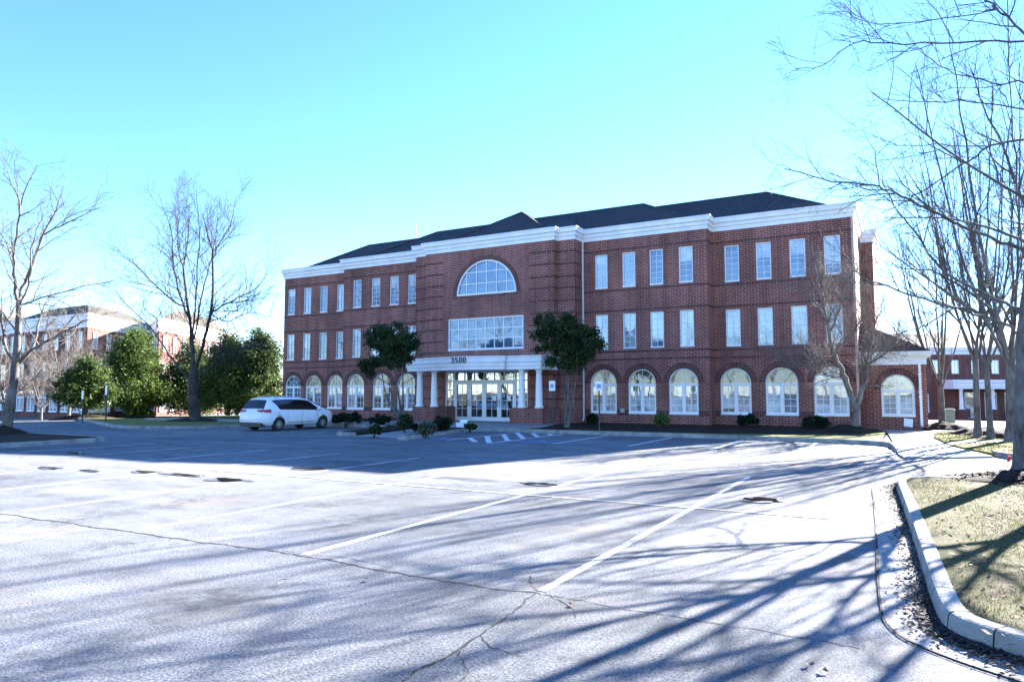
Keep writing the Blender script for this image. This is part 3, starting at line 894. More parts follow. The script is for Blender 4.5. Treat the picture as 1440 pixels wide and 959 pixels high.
def wall_panel(mb, p0, p1, z0, z1, holes=(), u0=0.0, depth=0.14):
    d = Vector((p1[0] - p0[0], p1[1] - p0[1])); L = d.length; d.normalize(); n = Vector((d.y, -d.x))
    Q = lambda u, z, k=0.0: (p0[0] + d.x * u - n.x * k, p0[1] + d.y * u - n.y * k, z)
    outer = [(0, z0), (L, z0), (L, z1), (0, z1)]
    mb.poly([Q(*q) for q in outer], [[(u0 + a, b) for a, b in outer]] + [[(u0 + a, b) for a, b in h] for h in holes], [[Q(*q) for q in h] for h in holes])
    for h in holes:
        for k in range(len(h)):
            a, b = h[k], h[(k + 1) % len(h)]
            if math.hypot(a[0] - b[0], a[1] - b[1]) < 1e-6: continue
            mb.face([Q(*a), Q(*b), Q(*b, depth), Q(*a, depth)], [(u0 + a[0], a[1]), (u0 + b[0], b[1]), (u0 + b[0] + .05, b[1] + depth), (u0 + a[0] + .05, a[1] + depth)])
    return u0 + L
def rect_hole(u, z, w, h):
    return [(u - w / 2, z), (u + w / 2, z), (u + w / 2, z + h), (u - w / 2, z + h)]

# ------------------------------------------------------------------ main building
XL, XR, XC = -39.0, -1.7, -20.37
YO, YM, YS, YF, YB = 36.0, 35.08, 34.02, 33.66, 42.6
XMR, XML, XSR, XSL, XFR, XFL = -8.28, -32.46, -15.09, -25.65, -16.15, -24.65
ZT = 10.08
B = thing('office_building', 'three storey red brick office building with white columned entrance canopy numbered 3500', 'office building', (XC, YO, 0))
wl = WL[B.name]
def bwin(fn, x, y, z, *a): return fn(B, x - wl.x, y - wl.y, z - wl.z, *a)

WW, WH3, Z3, WH2, Z2 = 0.72, 1.87, 7.33, 1.88, 4.05
up = {  # columns of tall windows: x, wall plane
    'outer_r': ([-2.62, -4.16, -5.73, -7.27], YO), 'mid_r': ([-9.37, -10.92, -12.42, -13.98], YM),
    'mid_l': ([-31.28, -29.70, -28.18, -26.72], YM), 'outer_l': ([-38.3, -36.74, -35.17, -33.6], YO)}
ar = {'outer_r': ([-2.86, -5.05, -7.22], YO), 'mid_r': ([-9.6, -11.78, -13.92], YM), 'mid_l': ([-31.3, -29.1, -27.1], YM), 'outer_l': ([-37.96, -35.98, -33.94], YO)}
AW, AZ, AS = 1.5, 0.63, 1.58
def holes_for(key, x0):
    h = []
    for x in up[key][0]: h += [rect_hole(x - x0, Z3, WW, WH3), rect_hole(x - x0, Z2, WW, WH2)]
    for x in ar[key][0]: h.append(arch_outline(x - x0, AZ, AW, AS))
    return h
mb = MB(); Z0 = -0.6
u = wall_panel(mb, (XL, YB), (XL, YO), Z0, ZT)
u = wall_panel(mb, (XL, YO), (XML, YO), Z0, ZT, holes_for('outer_l', XL), u)
u = wall_panel(mb, (XML, YO), (XML, YM), Z0, ZT, (), u)
u = wall_panel(mb, (XML, YM), (XSL, YM), Z0, ZT, holes_for('mid_l', XML), u)
u = wall_panel(mb, (XSL, YM), (XSL, YS), Z0, ZT, (), u)
u = wall_panel(mb, (XSL, YS), (XFL, YS), Z0, ZT, (), u)
u = wall_panel(mb, (XFL, YS), (XFL, YF), Z0, ZT, (), u)
LX, LZ, LR = -20.45, 7.32, 2.0
MX0, MX1, MZ0, MZ1 = -23.02, -18.02, 4.15, 6.02
DX0, DX1, DZ0, DZ1 = -23.2, -17.75, 0.10, 2.97
front_holes = [[(LX - XFL - LR, LZ)] + [(p[0] - XFL, p[1]) for p in arc(LX, LZ, LR, 32)][:-1],
               [(MX0 - XFL, MZ0), (MX1 - XFL, MZ0), (MX1 - XFL, MZ1), (MX0 - XFL, MZ1)],
               [(DX0 - XFL, DZ0), (DX1 - XFL, DZ0), (DX1 - XFL, DZ1), (DX0 - XFL, DZ1)]]
u = wall_panel(mb, (XFL, YF), (XFR, YF), Z0, ZT, front_holes, u, 0.2)
u = wall_panel(mb, (XFR, YF), (XFR, YS), Z0, ZT, (), u)
u = wall_panel(mb, (XFR, YS), (XSR, YS), Z0, ZT, (), u)
u = wall_panel(mb, (XSR, YS), (XSR, YM), Z0, ZT, (), u)
u = wall_panel(mb, (XSR, YM), (XMR, YM), Z0, ZT, holes_for('mid_r', XSR), u)
u = wall_panel(mb, (XMR, YM), (XMR, YO), Z0, ZT, (), u)
u = wall_panel(mb, (XMR, YO), (XR, YO), Z0, ZT, holes_for('outer_r', XMR), u)
u = wall_panel(mb, (XR, YO), (XR, YB), Z0, ZT, (), u)
# the deeper rear block
u = wall_panel(mb, (XR, YB), (-1.08, YB), Z0, ZT, (), u)
u = wall_panel(mb, (-1.08, YB), (-1.08, 53), Z0, ZT, (), u)
u = wall_panel(mb, (-1.08, 53), (XL + 6, 53), Z0, ZT, (), u)
u = wall_panel(mb, (XL + 6, 53), (XL + 6, YB), Z0, ZT, (), u)
u = wall_panel(mb, (XL + 6, YB), (XL, YB), Z0, ZT, (), u)
obj('wall', mb, 'brick', B)
facade = [(XL, YB), (XL, YO), (XML, YO), (XML, YM), (XSL, YM), (XSL, YS), (XFL, YS), (XFL, YF), (XFR, YF), (XFR, YS), (XSR, YS), (XSR, YM), (XMR, YM), (XMR, YO), (XR, YO), (XR, YB), (-1.08, YB), (-1.08, 53), (XL + 6, 53), (XL + 6, YB)]
mb = MB()
mb.sweep(facade, [(-0.1, 9.98), (0.05, 9.98), (0.05, 10.17), (0.075, 10.19), (0.11, 10.20), (0.11, 10.36), (0.14, 10.39), (0.20, 10.40), (0.20, 10.56), (0.23, 10.60), (0.23, 10.66), (-0.35, 10.66), (-0.35, 10.3)], True)
obj('cornice', mb, 'white_trim', B)

# darker courses: belts over the wings, the rusticated bands of the entrance bay
mb = MB()
def belt(line, z, h=0.10, proud=0.016):
    mb.sweep(line, [(-0.01, z), (proud, z), (proud, z + h), (-0.01, z + h)])
RL = [(XSR, YM), (XMR, YM), (XMR, YO), (XR, YO)]; LL = [(XL, YO), (XML, YO), (XML, YM), (XSL, YM)]
for ln in (RL, LL):
    for z in (9.32, 7.13, 6.05, 3.85, 3.42):
        mb = MB(); belt(ln, z); obj('brick_band', mb, 'brick_dark', B)
PR = [(XFR - 1.5, YF), (XFR, YF), (XFR, YS), (XSR, YS), (XSR, YM - .02)]; PL = [(XSL, YM - .02), (XSL, YS), (XFL, YS), (XFL, YF), (XFL + 1.3, YF)]
for ln in (PR, PL):
    for k in range(13):
        mb = MB(); belt(ln, 9.32 - 0.665 * k); obj('brick_band', mb, 'brick_dark', B)
#                                                             soldier course at the ground floor sills
for seg, xs in (((XSR, XMR, YM), ar['mid_r'][0]), ((XMR, XR, YO), ar['outer_r'][0]), ((XL, XML, YO), ar['outer_l'][0]), ((XML, XSL, YM), ar['mid_l'][0])):
    cur = seg[0] + 0.02
    for x in sorted(xs) + [None]:
        e = seg[1] - 0.02 if x is None else x - AW / 2
        if e - cur > 0.03:
            mb = MB(); mb.sweep([(cur, seg[2]), (e, seg[2])], [(-0.01, 0.58), (0.018, 0.58), (0.018, 0.88), (-0.01, 0.88)]); obj('sill_course', mb, 'brick_dark', B)
        cur = None if x is None else x + AW / 2
for key in ar:
    for x in ar[key][0]:
        mb = MB(); arch_ring(mb, x, ar[key][1], AZ, AW, AS)
        obj('brick_arch', mb, 'brick_arch', B)
mb = MB(); arch_ring(mb, LX, YF, LZ, 2 * LR, 0.0, 0.24)
mb.box(LX - LR - .24, YF - .02, LZ - .14, LX + LR + .24, YF + .02, LZ - 0.002)
obj('brick_arch', mb, 'brick_arch', B)

# tall windows; the look of each pane follows the photograph
P3 = {'outer_r': 'ssss', 'mid_r': 'sshh', 'mid_l': 'ssss', 'outer_l': 'shsh'}
P2 = {'outer_r': 'hbbs', 'mid_r': 'bsbb', 'mid_l': 'sbsb', 'outer_l': 'hsss'}
PK = {'s': 'pane_sky', 'b': 'pane_blind', 'h': 'pane_shade', 'd': 'pane_dark'}
for key in up:
    xs, y = up[key]
    for i, x in enumerate(xs):
        bwin(rect_window, x, y, Z3, WW, WH3, 2, 6, PK[P3[key][i]]); bwin(rect_window, x, y, Z2, WW, WH2, 2, 6, PK[P2[key][i]])
PA = {'outer_r': ['hbb', 'dbs', 'ddh'], 'mid_r': ['dbb', 'dbb', 'dhb'], 'mid_l': ['dhd', 'ddd', 'dhs'], 'outer_l': ['sss', 'dds', 'dds']}
for key in ar:
    xs, y = ar[key]
    for i, x in enumerate(xs):
        bwin(arch_window, x, y, AZ, AW, AS, *[PK[c] for c in PA[key][i]])

# lunette over the entrance
def lun_frame(R, t=0.10):
    mb = MB(); band(mb, arc(0, 0, R, 40), arc(0, 0.0, R - t, 40), 0.03, 0.16); mb.box(-R + .1, 0.0, 0, R - .1, 0.16, 0.10); return mb
def lun_bars(R, nx=6, nz=3, b=0.05, t=0.1):
    mb = MB(); r = R - t
    zs = [R * j / nz for j in range(1, nz)]
    for i in range(1, nx):
        x = -R + 2 * R * i / nx; mb.box(x - b / 2, 0.08, 0.1, x + b / 2, 0.13, math.sqrt(r * r - x * x))
    for z in zs:
        e = math.sqrt(r * r - z * z); cuts = [-e] + [-R + 2 * R * i / nx for i in range(1, nx) if abs(-R + 2 * R * i / nx) < e] + [e]
        for a, c in zip(cuts[:-1], cuts[1:]): mb.box(a + (b / 2 if a > -e else 0), 0.082, z - b / 2, c - (b / 2 if c < e else 0), 0.128, z + b / 2)
    return mb
f = bwin(inst, LX, YF, LZ) if False else inst('window', mesh_of('window_frame', lun_frame(LR), 'white_frame'), B, (LX - wl.x, YF - wl.y, LZ))
mbp = MB(); mbp.face([(p[0], 0.12, p[1]) for p in arc(0, 0.02, LR - .05, 40)])
inst('pane', mesh_of('pane', mbp, 'pane_sky'), f); inst('muntin', mesh_of('muntin', lun_bars(LR), 'white_frame'), f)
bwin(rect_window, (MX0 + MX1) / 2, YF, MZ0, MX1 - MX0, MZ1 - MZ0, 8, 3, 'pane_sky', 0.0, 0.055, 0.085)

# roofs behind the parapet
def hip(mb, x0, x1, y0, y1, ze, rx0, rx1, ry, zr):
    e = [(x0, y0, ze), (x1, y0, ze), (x1, y1, ze), (x0, y1, ze)]; a, b = (rx0, ry, zr), (rx1, ry, zr)
    mb.face([e[0], e[1], b, a]); mb.face([e[2], e[3], a, b])
    if True: mb.face([e[1], e[2], b]); mb.face([e[3], e[0], a])
def hipcaps(mb, lines):
    for p, q in lines: mb.tube([(p[0], p[1], p[2] + .02), (q[0], q[1], q[2] + .02)], 0.045, 5)
RA = (XL + .35, XR - .35, YO + .35, YB - .1, 10.48, -34.62, -6.12, 40.06, 12.8)
RB = (XML + .35, XMR - .35, YM + .35, YB - .7, 10.48, -27.81, -12.93, 39.27, 12.87)
mb = MB(); hip(mb, *RA); obj('roof', mb, 'shingle', B)
mb = MB(); hip(mb, *RB); obj('roof', mb, 'shingle', B)
mb = MB()
ex0, ex1, ey = XFL + .35, XFR - .35, YF + .35
ap, ap2 = (XC, 37.84, 12.99), (XC, 42.5, 12.99)
mb.face([(ex0, ey, 10.48), (ex1, ey, 10.48), ap]); mb.face([(ex1, ey, 10.48), (ex1, 42.5, 10.48), ap2, ap]); mb.face([(ex0, 42.5, 10.48), (ex0, ey, 10.48), ap, ap2])
mb.face([(XSL + .35, YS + .35, 10.46), (XSR - .35, YS + .35, 10.46), (XC + 3.4, 38.5, 12.4), (XC - 3.4, 38.5, 12.4)])
mb.face([(XSR - .35, YS + .35, 10.46), (XSR - .35, 40, 10.46), (XC + 3.4, 38.5, 12.4)])
mb.face([(XSL + .35, 40, 10.46), (XSL + .35, YS + .35, 10.46), (XC - 3.4, 38.5, 12.4)])
obj('roof', mb, 'shingle', B)
mb = MB()
hipcaps(mb, [((RA[1], RA[2], RA[4]), (RA[6], RA[7], RA[8])), ((RA[0], RA[2], RA[4]), (RA[5], RA[7], RA[8])), ((RA[5], RA[7], RA[8]), (RA[6], RA[7], RA[8])),
             ((RB[1], RB[2], RB[4]), (RB[6], RB[7], RB[8])), ((RB[0], RB[2], RB[4]), (RB[5], RB[7], RB[8])), ((RB[5], RB[7], RB[8]), (RB[6], RB[7], RB[8])),
             ((ex1, ey, 10.48), ap), ((ex0, ey, 10.48), ap), (ap, ap2)])
obj('roof_ridge', mb, 'shingle', B)
mb = MB(); q = at(585, 331, 40.06); mb.tube([(q.x, q.y, 12.7), (q.x, q.y, 13.9)], 0.02, 5); mb.bar((q.x - .15, q.y, 13.7), (q.x + .15, q.y, 13.7), 0.02)
obj('antenna', mb, 'post_steel', B)
mb = MB(); mb.slab([(XL + 6.1, YB), (XR, YB), (-1.2, 53), (XL + 6.1, 53)], 10.2, 10.35); obj('flat_roof', mb, 'shingle', B)

# downpipes
def pipe(x, y, z0, z1, mat, r=0.05, shoe=None):
    mb = MB(); mb.box(x - r, y - r, z0 + .25, x + r, y + r, z1)
    for z in (z0 + 1.4, z0 + (z1 - z0) * .55, z1 - .5): mb.box(x - r - .03, y - r - .008, z, x + r + .03, y + r, z + .05)
    mb.bar((x, y, z0 + .27), (x + (shoe or 0), y - .16, z0 + .1), 2 * r)
    return obj('downpipe', mb, mat, B)
pipe(XR - 0.02, YO - 0.07, 0.12, 9.98, 'copper_pipe', 0.055)
pipe(XSR + 0.06, YM - 0.07, 0.12, 9.98, 'column_white', 0.035)
pipe(XSL - 0.06, YM - 0.07, 0.12, 9.98, 'column_white', 0.035)

# single storey wing at the right end
WX1, WY0, WY1 = 1.04, 36.9, 43.2
mb = MB()
wh = [arch_outline(-0.13 - XR, 0.62, 1.36, 1.27)]
u = wall_panel(mb, (XR, WY0), (WX1, WY0), -0.3, 3.2, wh); u = wall_panel(mb, (WX1, WY0), (WX1, WY1), -0.3, 3.2, (), u); wall_panel(mb, (WX1, WY1), (XR, WY1), -0.3, 3.2, (), u)
obj('wing_wall', mb, 'brick', B)
mb = MB(); arch_ring(mb, -0.13, WY0, 0.62, 1.36, 1.27); obj('brick_arch', mb, 'brick_arch', B)
bwin(arch_window, -0.13, WY0, 0.62, 1.36, 1.27, 'pane_shade', 'pane_blind', 'pane_blind')
mb = MB(); mb.sweep([(XR + .02, WY0), (WX1, WY0), (WX1, WY1)], [(-0.05, 3.02), (0.03, 3.02), (0.03, 3.32), (0.10, 3.34), (0.10, 3.40), (0.22, 3.42), (0.26, 3.62), (-0.2, 3.64)])
obj('wing_cornice', mb, 'white_trim', B)
mb = MB(); a, b_, c, d = (XR, WY0 - .26, 3.6), (WX1 + .28, WY0 - .26, 3.6), (XR, WY0 + 2.4, 5.25), (WX1 + .28, WY1, 3.6)
mb.face([a, b_, c]); mb.face([b_, d, (XR, WY1 - 2.4, 5.25), c]); mb.face([d, (XR, WY1, 3.6), (XR, WY1 - 2.4, 5.25)])
obj('wing_roof', mb, 'shingle_brown', B)
pipe(0.78, WY0 - 0.08, 0.12, 3.05, 'column_white', 0.05)

# ---- entrance: portico canopy, columns, brick piers, doors
bow = []
for k in range(17):
    t = k / 16; x = -22.9 + (4.95) * t; bow.append((x, 31.38 - 0.5 * (1 - (2 * t - 1) ** 2)))
plan = [(-24.4, YF + .01), (-24.4, 31.62), (-22.9, 31.62)] + bow + [(-17.95, 31.62), (-15.95, 31.62), (-15.95, YF + .01)]
mb = MB()
mb.sweep(plan, [(-0.12, 2.93), (0, 2.93), (0, 3.10), (.03, 3.115), (.045, 3.12), (.045, 3.28), (.07, 3.31), (.10, 3.32), (.10, 3.56), (.13, 3.58), (.13, 3.64), (-0.15, 3.66)])
mb.poly([(p[0], p[1], 2.945) for p in plan]); mb.poly([(p[0], p[1], 3.645) for p in plan])
cano = obj('canopy', mb, 'white_trim', B)
txt = bpy.data.curves.new('house_number', 'FONT'); txt.body = '3500'; txt.size = 0.43; txt.extrude = 0.012; txt.offset = 0.003
txt.align_x = 'CENTER'; txt.align_y = 'CENTER'; txt.space_character = 1.15
to = bpy.data.objects.new('tmp', txt); COL.objects.link(to)
bpy.context.view_layer.update()
me = bpy.data.meshes.new_from_object(to.evaluated_get(bpy.context.evaluated_depsgraph_get()))
bpy.data.objects.remove(to); me.materials.clear(); me.materials.append(MATS['black_paint'])
q = at(647, 507.3, 30.92)
no = bpy.data.objects.new('house_number', me); link(no, cano)
dy = 31.38 - 0.5 * (1 - (2 * (q.x + 22.9) / 4.95 - 1) ** 2) - 0.10
slope = math.atan(2 * 2 * 0.5 * (2 * (q.x + 22.9) / 4.95 - 1) / 4.95)
no.location = Vector((q.x, dy - 0.03, 3.43)) - wl; no.rotation_euler = (PI / 2, 0, slope)
for x in (-23.75, -22.75, -17.2, -16.2):
    mb = MB(); y = 31.95
    prof = [(0.0, 0), (0.235, 0), (0.235, .06), (0.21, .07), (0.215, .10), (0.20, .13), (0.185, .15)]
    for k in range(9):
        t = k / 8; prof.append((0.183 - 0.038 * t ** 1.6, 0.16 + 1.68 * t))
    prof += [(0.165, 1.86), (0.165, 1.89), (0.15, 1.9), (0.19, 1.95), (0.20, 1.96), (0.20, 2.0)]
    mb.lathe(prof, (x, y, 0.945), 24)
    obj('column', mb, 'column_white', B, True)
for xa, xb in ((-24.0, -22.48), (-17.75, -15.85)):
    mb = MB(); mb.box(xa, 31.62, -0.1, xb, YF - .003, 0.93); o = obj('pier', mb, 'brick', B)
    mb = MB(); mb.box(xa - .02, 31.60, 0.93, xb + .02, YF - .004, 0.947); obj('pier_cap', mb, 'brick_dark', o)
# door wall: sidelights, transom, two pairs of doors
YD = YF + 0.10
def pframe(mb, x0, z0, x1, z1, t, y0=YD - .04, y1=YD + .05):
    mb.box(x0, y0, z0, x0 + t, y1, z1); mb.box(x1 - t, y0, z0, x1, y1, z1); mb.box(x0 + t, y0, z1 - t, x1 - t, y1, z1); mb.box(x0 + t, y0, z0, x1 - t, y1, z0 + t)
mb = MB()
mb.box(DX0, YD - .05, DZ1 - .07, DX1, YD + .06, DZ1); mb.box(-22.58, YD - .05, 2.34, -18.58, YD + .06, 2.45)
for x in (DX0 + .03, -22.60, -18.57, DX1 - .03): mb.box(x - .035, YD - .048, DZ0, x + .035, YD + .058, DZ1 - .07)
for k in range(1, 6):
    x = -22.565 + 3.96 * k / 6; mb.box(x - .022, YD - .03, 2.45, x + .022, YD + .05, DZ1 - .07)
for xa, xb in ((DX0 + .065, -22.635), (-18.535, DX1 - .065)):
    for z in (0.10, 0.78, 1.32, 1.86, 2.38): mb.box(xa, YD - .03, z, xb, YD + .05, z + (.07 if z > .2 else .10))
en = obj('entrance_frame', mb, 'white_frame', B)
mb = MB()
for xa, xb, za, zb in ((DX0, -22.6, DZ0, DZ1), (-22.6, -18.57, 2.4, DZ1), (-18.57, DX1, DZ0, DZ1)):
    mb.face([(xa, YD + .02, za), (xb, YD + .02, za), (xb, YD + .02, zb), (xa, YD + .02, zb)])
obj('pane', mb, 'pane_door', en)
for k in range(4):
    x0 = -22.555 + 0.99 * k; x1 = x0 + 0.975
    mb = MB(); pframe(mb, x0, 0.15, x1, 2.33, 0.12)
    mb.box(x0 + .12, YD - .038, 0.27, x1 - .12, YD + .048, 0.37)
    d = obj('door', mb, 'white_frame', B)
    mb = MB(); mb.face([(x0 + .1, YD + .01, .3), (x1 - .1, YD + .01, .3), (x1 - .1, YD + .01, 2.24), (x0 + .1, YD + .01, 2.24)]); obj('pane', mb, 'pane_door', d)
    mb = MB(); xm = (x0 + x1) / 2; mb.box(xm - .012, YD - .01, .37, xm + .012, YD + .005, 2.21)
    for z in (0.83, 1.29, 1.75):
        mb.box(x0 + .12, YD - .01, z, xm - .012, YD + .005, z + .024); mb.box(xm + .012, YD - .01, z, x1 - .12, YD + .005, z + .024)
    obj('muntin', mb, 'white_frame', d)
    hx = x1 - .06 if k % 2 == 0 else x0 + .06
    mb = MB(); mb.tube([(hx, YD - .05, .95), (hx, YD - .10, 1.0), (hx, YD - .10, 1.3), (hx, YD - .05, 1.35)], 0.014, 6); obj('handle', mb, 'post_steel', d)
    if k: 
        nx = xm + (0.12 if k == 3 else -0.1 if k == 1 else 0.17)
        mb = MB(); mb.box(nx - .11, YD - .018, 1.28, nx + .11, YD - .012, 1.56); obj('notice', mb, 'paper', d)
# small round hose bib low on the wall
mb = MB(); q = at(876, 577, YM); mb.box(q.x - .1, YM - .12, q.z - .1, q.x + .1, YM, q.z + .1); mb.lathe([(0, -.02), (.07, -.02), (.09, .03), (.05, .06), (0, .06)], (q.x, YM - .14, q.z), 12)
obj('hose_bib', mb, 'fixture', B)

# ------------------------------------------------------------------ bare trees
def lerp_poly(pts, t):
    n = len(pts) - 1; x = min(max(t, 0), 0.9999) * n; i = int(x); f = x - i
    return pts[i].lerp(pts[i + 1], f), (pts[i + 1] - pts[i]).normalized()
def spline(pts, k=4):
    out = []; n = len(pts)
    for i in range(n - 1):
        p0, p1, p2, p3 = pts[max(i - 1, 0)], pts[i], pts[i + 1], pts[min(i + 2, n - 1)]
        for j in range(k):
            t = j / k
            out.append(0.5 * ((2 * p1) + (p2 - p0) * t + (2 * p0 - 5 * p1 + 4 * p2 - p3) * t * t + (3 * p1 - p0 - 3 * p2 + p3) * t ** 3))
    out.append(pts[-1]); return out
def rot_off(d, ang, r):
    ax = d.orthogonal(); ax.rotate(Matrix.Rotation(r.uniform(0, 2 * PI), 3, d))
    q = d.copy(); q.rotate(Matrix.Rotation(ang, 3, ax)); return q
def spawn(mb, r, pts, r0, r1, lvl, P):
    if lvl >= len(P['n']): return
    n = P['n'][lvl]; L0 = P['len'][lvl]
    plen = sum((pts[i + 1] - pts[i]).length for i in range(len(pts) - 1))
    n = max(2, int(n * min(1.6, plen / P['ref'][lvl]) + 0.5))
    for i in range(n):
        t = P['t0'][lvl] + (0.99 - P['t0'][lvl]) * (i + r.random()) / n
        p, d = lerp_poly(pts, t)
        rad = r0 + (r1 - r0) * t
        cr = min(rad * 0.7, P['r'][lvl] * r.uniform(0.7, 1.2))
        q = rot_off(d, math.radians(r.uniform(*P['ang'])), r)
        q = (q + Vector((0, 0, P['up'][lvl]))).normalized()
        L = L0 * (1.15 - 0.6 * t) * r.uniform(0.6, 1.25)
        k = 5 if lvl == 0 else 4 if lvl == 1 else 3
        br = [p]; cur = p.copy()
        for j in range(k):
            q = (q + Vector((r.gauss(0, .14), r.gauss(0, .14), r.gauss(0, .10) + P['trop'])) ).normalized()
            cur = cur + q * (L / k); br.append(cur.copy())
        tip = max(0.0035, cr * 0.3)
        mb.tube(br, [cr + (tip - cr) * j / k for j in range(k + 1)], 5 if lvl == 0 else 4 if lvl == 1 else 3, cap=False)
        spawn(mb, r, br, cr, tip, lvl + 1, P)
BASE = dict(n=[9, 8, 6], len=[2.4, 1.1, 0.5], ref=[4.0, 2.2, 1.1], t0=[0.18, 0.15, 0.1], r=[0.04, 0.017, 0.008], ang=(28, 62), up=[0.25, 0.2, 0.1], trop=0.05)
def PR_(**k):
    d = dict(BASE); d.update(k); return d
def tree_from_limbs(name, label, base, trunk, limbs, bark, P, seed, group='bare trees'):
    """trunk: [(point, radius)], limbs: [(points, r0, r1)] all in world metres"""
    T = thing(name, label, 'tree', base, group)
    r = random.Random(seed)
    tp = spline([p for p, _ in trunk], 4); rr = []
    for i in range(len(tp)):
        x = i / 4; k = min(int(x), len(trunk) - 2); rr.append(trunk[k][1] + (trunk[k + 1][1] - trunk[k][1]) * (x - k))
    mb = MB(); mb.tube(tp, rr, 14); 
    mb.v = [(x + 0.0, y, z) for x, y, z in mb.v]
    obj('trunk', mb, bark, T, True)
    mb = MB()
    for pts, a, b in limbs:
        sp = spline(pts, 4); n = len(sp)
        sp = [p + Vector((r.gauss(0, .02), r.gauss(0, .02), r.gauss(0, .02))) if 0 < i < n - 1 else p for i, p in enumerate(sp)]
        mb.tube(sp, [a + (b - a) * i / (n - 1) for i in range(n)], 8, cap=False)
        spawn(mb, r, sp, a, b, 0, P)
    obj('crown', mb, bark, T, True)
    return T
def px(lst, Y, dy=0.0):
    n = len(lst) - 1
    return [at(x, y, Y + dy * (i / n)) for i, (x, y) in enumerate(lst)]
def flare(b, p1, r0):
    return [(Vector((b.x, b.y, b.z - 0.3)), r0 * 1.5), (Vector((b.x, b.y, b.z + 0.03)), r0 * 1.35), (b.lerp(p1, 0.18), r0 * 1.03)]

# tree on the left island
b = gat(9, 609, 0.13); Y = b.y
fk_ = at(22, 512, Y)
tk = flare(b, fk_, 0.17) + [(at(17, 553, Y), 0.155), (fk_, 0.145), (at(25, 470, Y), 0.115), (at(27, 424, Y), 0.10)]
LM = [(px([(27, 424), (21, 412), (20, 378), (21, 345), (28, 291), (17, 262), (4, 244)], Y, -1.0), .07, .012), (px([(27, 292), (36, 268), (46, 244), (52, 232)], Y, -0.7), .03, .008),
      (px([(27, 424), (31, 407), (50, 362), (62, 328), (79, 295), (90, 262)], Y, 1.2), .075, .012), (px([(62, 330), (96, 312), (140, 293)], Y + .6, -.8), .035, .008),
      (px([(22, 514), (46, 491), (54, 453), (62, 430), (75, 405)], Y, 1.8), .06, .01), (px([(25, 507), (54, 487), (83, 470), (117, 453), (150, 440)], Y, -1.5), .065, .01),
      (px([(21, 507), (8, 488), (2, 450), (-6, 400), (-16, 350)], Y, -.6), .07, .012), (px([(27, 428), (36, 428), (67, 416), (125, 401), (160, 396)], Y, 1.0), .045, .008),
      (px([(25, 470), (5, 440), (-30, 400), (-60, 380)], Y, .8), .06, .01), (px([(20, 378), (8, 340), (-8, 310)], Y, 1.5), .04, .01), (px([(24, 440), (40, 400), (44, 350), (60, 300)], Y, -2.0), .04, .01)]
tree_from_limbs('bare_tree', 'bare tree with mottled pale trunk on the kerbed island at the far left', b, tk, LM, 'bark_mottled', PR_(n=[8, 6, 4], len=[1.9, 0.9, .45], r=[.026, .013, .008], trop=0.03, up=[.3, .15, .05]), 11)

# the large dark tree on the lawn
b = gat(275, 592, 0.12); Y = b.y
tk = flare(b, at(271, 551, Y), 0.30) + [(at(271, 551, Y), 0.27), (at(273, 520, Y), 0.25)]
LM = [(px([(272, 522), (269.5, 480), (262, 420), (258, 379), (264, 341), (266, 289)], Y, .8), .20, .02), (px([(267.6, 450), (252.6, 416), (243, 367.6), (241, 326), (225, 280)], Y, -1.5), .11, .015),
      (px([(275, 522), (288, 473), (297.6, 435), (299.5, 364), (294, 337), (284, 300)], Y, -.8), .19, .02), (px([(299.5, 362), (305, 349), (324, 315), (333, 275)], Y, 1.0), .085, .012),
      (px([(298, 439), (301, 437), (327.6, 422), (361, 405), (376, 379)], Y, 2.0), .11, .014), (px([(262, 431), (245, 424), (215, 397.6), (189, 371), (160, 346)], Y, -2.2), .10, .012),
      (px([(267.6, 536), (237.6, 499), (215, 465), (177.5, 427.6), (150, 394)], Y, 2.2), .11, .012), (px([(278, 545), (301, 510), (330, 495), (372, 478)], Y, -2.0), .08, .012),
      (px([(273, 476), (282.6, 420), (294, 375), (304, 330), (306, 285)], Y, 1.8), .10, .012), (px([(268, 500), (246, 470), (230, 452), (205, 440)], Y, -1.0), .06, .01), (px([(297, 440), (318, 452), (350, 440), (385, 448)], Y, -1.5), .06, .01),
      (px([(258, 379), (250, 345), (252, 300), (248, 270)], Y, 2.0), .07, .01), (px([(272, 522), (272, 470), (276, 400), (280, 330), (276, 268)], Y, -2.5), .12, .012)]
LM = [(q, a_ * .56, b_ * .7) for q, a_, b_ in LM]
tree_from_limbs('bare_tree', 'tall spreading bare tree with dark trunk on the lawn left of the white minivan', b, tk, LM, 'bark_dark', PR_(n=[10, 7, 5], len=[2.7, 1.35, .65], r=[.024, .012, .007], trop=.06, up=[.25, .2, .1]), 12)

# the small ornamental tree in front of the right wing
b = gat(1202, 606, 0.14); Y = b.y
tk = flare(b, at(1204.7, 571, Y), 0.145) + [(at(1204, 585, Y), .14), (at(1204.7, 571, Y), .14)]

